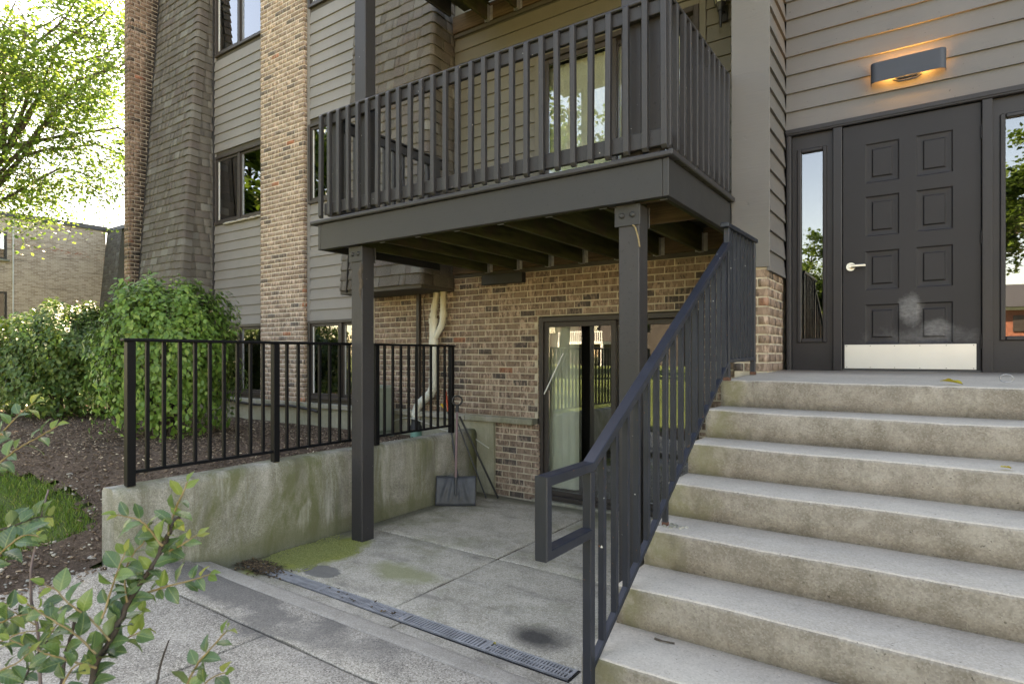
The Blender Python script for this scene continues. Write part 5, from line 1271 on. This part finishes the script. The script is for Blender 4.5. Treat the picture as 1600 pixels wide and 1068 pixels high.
# the block's middle part closing the court
m = MB(); m.box(-36, -20, 14.4, 22, 0, 8.2); m.build('inner_wall', M['interior'], fw)
rg = random.Random(12); items = []
for i in range(48):
    z = 1.0 + .15 * i; y = 13.3 + .09 * (z - 1); x = -35.95
    while x < -34.2:
        w = rg.uniform(.2, .45); b = min(x + w - .01, -34.2); items.append(xform((x, y + .02, z), (-.09, 0, 0), (max(.03, b - x), .03, .165))); x += w
v, fcs = brick_template(.04, 3); put('shingle_field', stamp('shingle_field', v, fcs, np.array(items), M['shingle']), fw, kind='stuff')
m = MB(); m.hexa([(-36, 13.31, 1), (-34.2, 13.31, 1), (-34.2, 14.4, 1), (-36, 14.4, 1), (-36, 13.98, 8.2), (-34.2, 13.98, 8.2), (-34.2, 14.4, 8.2), (-36, 14.4, 8.2)]); m.build('shingle_slope', M['shingle'], fw)
so = MB().box(-34.2, -30, 14.2, 14.39, .8, 8.2).build('siding_wall', M['siding_bay'], fw); WORLD[so.name] = Vector((0, 0, 0))
siding_run((-34.2, 14.2), 0, 4.2, .9, 8.1, .2, 'siding_bay', so, [(.25, 1.85, 3.5, 4.8), (.25, 1.85, 6.3, 7.6)])
for z0 in (3.5, 6.3):
    m = MB(); frame_boxes(m, -33.95, -32.35, 14.12, 14.2, z0, z0 + 1.3, .08); o = m.build('window', M['winframe'], fw); WORLD[o.name] = Vector((0, 0, 0)); MB().box(-33.9, -32.4, 14.17, 14.19, z0 + .05, z0 + 1.25).build('pane', M['glass'], o)
m = MB(); m.box(-30, -20, 14.2, 14.39, .4, 8.2); m.build('brick_wall', M['wing'], fw); MB().box(-36, -20, 13.9, 22, 8.2, 8.4).build('roof_edge', M['roofedge'], fw)

# ------------------------------------------------------------------ foreground shrub
STEMS=[
(0.0075,0.004,'dark',[(-1.548,0.565,0.948),(-1.552,0.579,1.027),(-1.501,0.598,1.113),(-1.487,0.625,1.179),(-1.437,0.643,1.249),(-1.427,0.666,1.302),(-1.396,0.672,1.349),(-1.394,0.69,1.37)],1,1),
(0.0028,0.0016,'tan',[(-1.405,0.666,1.328),(-1.407,0.681,1.374),(-1.38,0.683,1.414),(-1.382,0.698,1.444)],1,0),
(0.0028,0.0012,'tan',[(-1.383,0.644,1.313),(-1.413,0.639,1.333),(-1.42,0.619,1.365),(-1.454,0.611,1.371),(-1.466,0.587,1.38)],1,0),
(0.0025,0.0012,'tan',[(-1.441,0.652,1.26),(-1.43,0.677,1.281),(-1.389,0.689,1.303),(-1.375,0.716,1.321)],1,0),
(0.0028,0.0012,'tan',[(-1.496,0.638,1.179),(-1.477,0.669,1.186),(-1.429,0.685,1.204),(-1.404,0.719,1.211),(-1.357,0.736,1.229)],1,0),
(0.0025,0.0012,'tan',[(-1.468,0.56,1.163),(-1.469,0.576,1.213),(-1.443,0.578,1.26),(-1.443,0.594,1.301)],1,0),
(0.0028,0.0012,'tan',[(-1.457,0.544,1.067),(-1.514,0.52,1.074),(-1.537,0.488,1.094),(-1.59,0.467,1.104),(-1.607,0.439,1.127)],1,0),
(0.0025,0.0012,'tan',[(-1.48,0.552,1.087),(-1.531,0.532,1.123),(-1.548,0.505,1.153),(-1.595,0.488,1.171),(-1.602,0.467,1.195)],1,0),
(0.0025,0.0012,'tan',[(-1.488,0.583,1.101),(-1.541,0.563,1.144),(-1.558,0.534,1.178),(-1.601,0.52,1.206),(-1.609,0.499,1.225)],1,0),
(0.0025,0.0012,'tan',[(-1.536,0.586,1.05),(-1.518,0.615,1.077),(-1.475,0.629,1.101),(-1.47,0.649,1.102)],1,0),
(0.0022,0.0012,'tan',[(-1.469,0.609,1.181),(-1.487,0.612,1.226),(-1.461,0.614,1.281),(-1.452,0.637,1.312),(-1.43,0.636,1.341)],1,0),
(0.0022,0.0012,'tan',[(-1.551,0.625,1.105),(-1.542,0.648,1.121),(-1.506,0.656,1.134)],1,0),
(0.004,0.0022,'grey',[(-1.82,0.559,0.861),(-1.84,0.563,0.949),(-1.827,0.554,1.044),(-1.856,0.552,1.101),(-1.842,0.544,1.179),(-1.85,0.556,1.254),(-1.817,0.561,1.339),(-1.823,0.575,1.391)],0,1),
(0.0022,0.001,'tan',[(-1.825,0.555,1.004),(-1.819,0.578,1.029),(-1.779,0.587,1.076),(-1.78,0.605,1.097)],1,0),
(0.0022,0.001,'tan',[(-1.806,0.544,1.069),(-1.847,0.533,1.078),(-1.849,0.514,1.1),(-1.886,0.506,1.105)],1,0),
(0.0048,0.004,'dark',[(-1.894,0.629,0.871),(-1.904,0.642,0.939),(-1.873,0.644,0.998),(-1.875,0.662,1.066)],0,1),
(0.003,0.0015,'dark',[(-1.378,0.624,0.991),(-1.378,0.639,1.06),(-1.351,0.643,1.115)],0,1),
(0.0026,0.0012,'tan',[(-1.225,0.608,1.041),(-1.221,0.626,1.092),(-1.19,0.632,1.13),(-1.179,0.655,1.156),(-1.153,0.659,1.182)],1,1),
(0.002,0.001,'tan',[(-1.209,0.619,1.047),(-1.195,0.644,1.077),(-1.155,0.657,1.098)],1,1),
(0.0026,0.001,'tan',[(-1.878,0.458,1.436),(-1.852,0.493,1.475),(-1.802,0.51,1.506),(-1.782,0.542,1.53),(-1.726,0.563,1.559)],1,1),
(0.0026,0.001,'tan',[(-1.929,0.482,1.498),(-1.922,0.506,1.528),(-1.88,0.517,1.562),(-1.872,0.541,1.592),(-1.831,0.551,1.612)],1,1),
(0.003,0.001,'dark',[(-1.878,0.458,1.298),(-1.852,0.493,1.307),(-1.802,0.51,1.324),(-1.788,0.538,1.335),(-1.736,0.556,1.342)],1,1),
(0.0026,0.001,'tan',[(-1.619,0.394,1.284),(-1.607,0.418,1.307),(-1.57,0.429,1.337),(-1.558,0.452,1.354),(-1.519,0.464,1.353)],1,1),
(0.0026,0.001,'tan',[(-1.748,0.426,1.113),(-1.73,0.455,1.125),(-1.683,0.471,1.146),(-1.671,0.497,1.146)],1,1),
(0.003,0.0012,'dark',[(-1.752,0.484,0.919),(-1.747,0.505,0.971),(-1.713,0.512,1.023),(-1.702,0.536,1.061),(-1.661,0.548,1.09)],1,1),
(0.0026,0.001,'tan',[(-1.678,0.414,1.101),(-1.66,0.442,1.109),(-1.615,0.458,1.131),(-1.6,0.485,1.13)],1,1),
(0.0026,0.001,'tan',[(-1.569,0.392,1.075),(-1.558,0.415,1.088),(-1.521,0.426,1.107),(-1.515,0.445,1.121)],1,1),
(0.0026,0.001,'tan',[(-1.488,0.486,1.019),(-1.486,0.502,1.059),(-1.458,0.507,1.085),(-1.459,0.521,1.086)],1,1),
]
shr = thing('foreground_shrub', 'leafy shrub with arching twigs close to the camera at lower left', 'shrub', (-1.75, .55, .1))
SR = random.Random(5); tm = {'dark': 'twig_dark', 'tan': 'twig_tan', 'grey': 'twig_grey'}
def leaf_mesh(k, mat):
    """pointed oval leaf along +y with a folded midrib, wavy rim and drooping tip; unit length"""
    rg = random.Random(k); n = 9; w = rg.uniform(.26, .33); fold = rg.uniform(.05, .55); droop = rg.uniform(-.1, .5); m = MB(); vs = []
    for i in range(n + 1):
        t = i / n; ww = w * (math.sin(math.pi * t ** .82) ** .85 if 0 < t < 1 else 0) + .003; z = -droop * t * t + .05 * math.sin(t * 3)
        wv = .03 * math.sin(t * 11 + k) + .012 * math.sin(t * 23 + k)
        vs += [(-ww, t, z + ww * fold + wv), (-ww * .5, t, z + ww * .3 * fold), (0, t + .0, z), (ww * .5, t, z + ww * .3 * fold), (ww, t, z + ww * fold - wv)]
    m.add(vs, [(5 * i + j, 5 * i + j + 1, 5 * i + 6 + j, 5 * i + 5 + j) for i in range(n) for j in range(4)], True)
    me = bpy.data.meshes.new('leaf'); me.from_pydata(m.v, [], m.f); me.materials.append(M[mat]); me.polygons.foreach_set('use_smooth', [True] * len(m.f)); return me
LM = [leaf_mesh(k, 'sleaf') for k in range(12)]; LY = [leaf_mesh(20 + k, 'sleaf_young') for k in range(3)]
nleaf = 0
for r0, r1, kind, pts, lv, root in STEMS:
    P = [Vector(p) for p in pts]; fine = []
    if root:      # lower stem down to the root in the bed
        q = Vector((-1.66 + SR.uniform(-.14, .14), .52 + SR.uniform(-.1, .1), .07)); d0 = (P[0] - P[1]).normalized(); m1 = P[0] + d0 * .2; m2 = q + (P[0] - q) * .35 + Vector((0, 0, .1))
        MB().tube([P[0] - d0 * .004, P[0] + d0 * .07, (m1 + m2) / 2, m2, q], [r0, r0 * 1.05, r0 * 1.2, r0 * 1.35, r0 * 1.6], 7).build('branch', M[tm[kind]], shr)
    for i in range(len(P) - 1):
        p0, p1, p2, p3 = P[max(i - 1, 0)], P[i], P[i + 1], P[min(i + 2, len(P) - 1)]
        for s in range(5):
            t = s / 5; fine.append(.5 * ((2 * p1) + (p2 - p0) * t + (2 * p0 - 5 * p1 + 4 * p2 - p3) * t * t + (3 * p1 - p0 - 3 * p2 + p3) * t ** 3))
    fine.append(P[-1]); n = len(fine)
    fine = [p + Vector((SR.uniform(-1, 1), SR.uniform(-1, 1), SR.uniform(-1, 1))) * r0 * .35 for p in fine]
    MB().tube(fine, [(r0 + (r1 - r0) * i / (n - 1)) * SR.uniform(.88, 1.12) for i in range(n)], 7).build('branch', M[tm[kind]], shr)
    if not lv: continue
    L = sum((fine[i + 1] - fine[i]).length for i in range(n - 1)); acc = 0; nxt = .02 if kind != 'dark' else .05; side = 1
    for i in range(n - 1):
        seg = (fine[i + 1] - fine[i]); acc += seg.length
        while acc >= nxt:
            t = nxt / L; d = seg.normalized(); up = Vector((0, 0, 1)); sd = d.cross(Vector((math.sin(THETA), -math.cos(THETA), .25))).normalized()   # spread in the plane facing the walkway
            a = SR.uniform(.6, 1.15); ld = (d * math.cos(a) + sd * side * math.sin(a) + Vector((SR.uniform(-.35, .35), SR.uniform(-.35, .35), SR.uniform(-.1, .25)))).normalized()
            young = t > .86 or (t > .6 and SR.random() < .12); size = SR.uniform(.03, .052) * (.62 if t > .86 else 1) * (1.12 if kind == 'dark' else 1)
            nz = (Vector((math.sin(THETA) * .3 + SR.uniform(-.55, .55), -.3 + SR.uniform(-.55, .55), .75 + SR.uniform(-.3, .3)))); xv = ld.cross(nz).normalized(); zv = xv.cross(ld)
            rot = Matrix((xv, ld, zv)).transposed().to_euler()
            o = put('leaf', SR.choice(LY if young else LM), shr, fine[i] + ld * .003, rot, (size * SR.uniform(.9, 1.15), size, size)); nleaf += 1
            side = -side; nxt += SR.uniform(.013, .024) * (.62 if kind == 'dark' else 1) * (1.1 if kind == 'dark' else 1)
    if kind == 'tan' and True:     # tip leaf
        d = (fine[-1] - fine[-3]).normalized(); xv = d.cross(Vector((.2, -.6, .7))).normalized(); zv = xv.cross(d); put('leaf', SR.choice(LY), shr, fine[-1], Matrix((xv, d, zv)).transposed().to_euler(), (.024, .028, .028)); nleaf += 1

# ------------------------------------------------------------------ grass, mulch chips, litter
rng = np.random.default_rng(77)
def scatter(n, x0, x1, y0, y1, keep):
    x = rng.uniform(x0, x1, n); y = rng.uniform(y0, y1, n); k = np.array([keep(a, b) for a, b in zip(x, y)], bool); return x[k], y[k]
def grass(n, x0, x1, y0, y1, h):
    x, y = scatter(n, x0, x1, y0, y1, lambda a, b: inpoly(a + rgm.uniform(-.07, .07), b + rgm.uniform(-.07, .07), GRASS)); z = np.array([zt(a, b) for a, b in zip(x, y)]) - .004; k = len(x)
    a = rng.uniform(0, 6.283, k); L = h * rng.uniform(.5, 1.2, k); w = .0032 * rng.uniform(.7, 1.4, k); lean = rng.normal(0, .38, (k, 2)); ox, oy = np.cos(a) * w, np.sin(a) * w
    B = np.stack([x, y, z], 1); t1 = B + np.stack([lean[:, 0] * L * .4, lean[:, 1] * L * .4, L * .6], 1); t2 = B + np.stack([lean[:, 0] * L, lean[:, 1] * L, L * .95], 1); o = np.stack([ox, oy, ox * 0], 1)
    V = np.stack([B - o, B + o, t1 - o * .8, t1 + o * .8, t2], 1).reshape(-1, 3); i = np.arange(k)[:, None] * 5
    F = np.concatenate([i + [0, 1, 3], i + [0, 3, 2], i + [2, 3, 4]], 0); return V, F
V1, F1 = grass(42000, -9.5, -5.0, .4, 2.6, .055); V2, F2 = grass(26000, -24, -9.5, -1, 6.5, .08)
gr = put('grass', np_mesh('grass', np.concatenate([V1, V2]), np.concatenate([F1, F2 + len(V1)]), M['grassblade'])); tag(gr, 'short green grass blades of the lawn', 'grass', None, 'stuff')
x, y = scatter(26000, -13.9, -4.93, .3, 5.9, lambda a, b: not inpoly(a + rgm.uniform(-.08, .08), b + rgm.uniform(-.08, .08), GRASS) and rgm.random() < (1 if a > -9.5 else .45))
X = []
for a, b in zip(x, y):
    s = rgm.uniform(.5, 1.5); X.append(xform((a, b, zt(a, b) + .022 + rgm.uniform(0, .012)), (rgm.uniform(-.5, .5), rgm.uniform(-.5, .5), rgm.uniform(0, 6.28)), (.022 * s, .0078 * s * rgm.uniform(.6, 1.5), .005 * s)))
BOXT = ([(x, y, z) for z in (-.5, .5) for y in (-.5, .5) for x in (-.5, .5)], [(0, 2, 3, 1), (4, 5, 7, 6), (0, 1, 5, 4), (2, 6, 7, 3), (0, 4, 6, 2), (1, 3, 7, 5)])
for k in range(170):
    b = rgm.uniform(.96, 1.95); a = -4.70 - .05 * sst(1.1, 1.9, b) + abs(rgm.gauss(0, .07)); s = rgm.uniform(.4, 1.2)
    X.append(xform((a, b, zs(a, b) + .003), (rgm.uniform(-.15, .15), rgm.uniform(-.15, .15), rgm.uniform(0, 6.28)), (.022 * s, .009 * s, .005 * s)))
mc = put('mulch_chips', stamp('mulch_chips', BOXT[0], BOXT[1], np.array(X), M['chip'])); tag(mc, 'brown wood chips scattered over the mulch bed', 'mulch', None, 'stuff')
X = [];
for k in range(420):
    a, b = rng.normal(-4.5, .14), rng.normal(2.84, .055)
    if -4.71 < a < -3.95 and 2.6 < b < 3.05: X.append(xform((a, b, .012 + rgm.uniform(0, .012)), (rgm.uniform(-.6, .6), rgm.uniform(-.6, .6), rgm.uniform(0, 6.28)), (.022, .012, .003)))
for k in range(16):
    a, b = rng.uniform(-3.75, -2.95), rng.normal(2.86, .035); X.append(xform((a, b, .009), (rgm.uniform(-.4, .4), rgm.uniform(-.4, .4), rgm.uniform(0, 6.28)), (.018, .01, .003)))
for k in range(150):
    a = rng.uniform(-4.6, -2.0) if k % 2 else rng.uniform(-4.715, -4.6); b = rng.uniform(2.95, 5.9); X.append(xform((a, b, .008), (rgm.uniform(-.2, .2), rgm.uniform(-.2, .2), rgm.uniform(0, 6.28)), (.008, .005, .002)))
X = []
for k in range(9000):
    a, b = rng.normal(-4.46, .24), rng.normal(3.3, .3); e = ((a + 4.48) / .40) ** 2 + ((b - 3.32) / .58) ** 2 + .5 * math.sin(a * 17) * math.sin(b * 13)
    if e < .8 and a > -4.71 and b > 2.96: h_ = rgm.uniform(.35, 1) * (1 - e * .7); X.append(xform((a, b, zp(a, b) + .001), (rgm.uniform(-.3, .3), rgm.uniform(-.3, .3), rgm.uniform(0, 6.28)), (.008, .007, .007 * h_)))
ms_ = put('moss', stamp('moss', BOXT[0], BOXT[1], np.array(X), M['moss'])); tag(ms_, 'green moss cushion on the patio beside the timber post', 'moss', None, 'stuff')
X = []
for k in range(340):
    a, b = rng.uniform(-6.6, -4.8), rng.uniform(.9, 2.3)
    if not inpoly(a, b, GRASS) and not (a > -4.93 and b > 1.8): q = rgm.uniform(.4, 1.6); X.append(xform((a, b, zt(min(a, -4.79), b) + .03), (rgm.uniform(-.4, .4), rgm.uniform(-.4, .4), rgm.uniform(0, 6.28)), (.016 * q, .011 * q, .008 * q)))
pb = put('pebbles', stamp('pebbles', BOXT[0], BOXT[1], np.array(X), M['stone'])); tag(pb, 'loose pale pebbles in the soil between grass and walkway', 'pebbles', None, 'stuff')
X = [xform((-4.5, 2.85, .01), (0, 0, 0), (.02, .01, .003))] * 0
for k in range(420):
    a, b = rng.normal(-4.5, .14), rng.normal(2.84, .055)
    if -4.71 < a < -3.95 and 2.6 < b < 3.05: X.append(xform((a, b, .010 + rgm.uniform(0, .008)), (rgm.uniform(-.6, .6), rgm.uniform(-.6, .6), rgm.uniform(0, 6.28)), (.02, .011, .003)))
for k in range(90):
    a = rng.uniform(-4.6, -2.0) if k % 2 else rng.uniform(-4.715, -4.6); b = rng.uniform(2.95, 5.9); X.append(xform((a, b, .008), (rgm.uniform(-.2, .2), rgm.uniform(-.2, .2), rgm.uniform(0, 6.28)), (.008, .005, .002)))
for k in range(16):
    a, b = rng.uniform(-3.75, -2.95), rng.normal(2.86, .035); X.append(xform((a, b, .009), (rgm.uniform(-.4, .4), rgm.uniform(-.4, .4), rgm.uniform(0, 6.28)), (.018, .01, .003)))
lt = put('leaf_litter', stamp('leaf_litter', BOXT[0], BOXT[1], np.array(X), M['litter'])); tag(lt, 'dark leaf litter caught at the end of the drain', 'litter', None, 'stuff')
def stone(loc, s, seed, label):
    bm = bmesh.new(); bmesh.ops.create_icosphere(bm, subdivisions=2, radius=1); r_ = random.Random(seed); off = [r_.uniform(0, 6) for _ in range(3)]
    for v in bm.verts:
        k = 1 + .22 * math.sin(v.co.x * 3 + off[0]) * math.sin(v.co.y * 4 + off[1]) + .1 * math.sin(v.co.z * 7 + off[2]); v.co = Vector((v.co.x * s[0] * k, v.co.y * s[1] * k, v.co.z * s[2] * k))
    me = bpy.data.meshes.new('stone'); bm.to_mesh(me); bm.free(); me.materials.append(M['stone']); tag(put('stone', me, None, loc), label, 'stone')
stone((-5.02, 1.86, .25), (.055, .04, .022), 1, 'flat pale stone lying against the front end of the low wall')
stone((-5.1, 1.97, .27), (.035, .03, .016), 2, 'smaller pale stone behind the flat stone at the wall end')
stone((-5.62, 2.5, .47), (.07, .04, .025), 3, 'pale flat stones at the tip of the grass patch')
stone((-6.55, 3.95, .70), (.085, .05, .03), 4, 'yellowish stone in the mulch behind the fence pickets')
stone((-6.2, 4.45, .69), (.04, .03, .025), 5, 'small white stone in the mulch behind the fence')
fl = leaf_mesh(40, 'fallen')
for k, (loc, s, lb, pr) in enumerate((((.135, 4.16, 1.568), .11, 'yellow fallen leaf on the landing edge before the door', 0), ((.29, 3.52, 1.218), .05, 'small yellow leaf on the second tread from the top', 1), ((-3.95, 2.62, .008), .05, 'tiny yellow leaf beside the left part of the drain', 2), ((-2.16, 2.9, .008), .03, 'tiny yellow leaf at the right edge of the wide slot grate', 3))):
    tag(put('fallen_leaf', fl, None, loc, (.05, .08, 1.2 + k), (s, s, s)), lb, 'leaf')
wl_ = MB().tube([(.335 + .03 * math.cos(R(a)), 4.32, 1.60 + .022 * math.sin(R(a)) if True else 0) for a in range(0, 361, 30)], .003, 6).build('wire_loop', M['galv']); tag(wl_, 'small bent wire loop standing on the landing at the right edge', 'wire')
tw = MB().tube([(-.97, 2.45, .526), (-.93, 2.44, .53), (-.885, 2.455, .526)], [.005, .003, .004], 6).build('twig', M['bark']); tag(tw, 'short brown twig on a lower tread', 'twig')
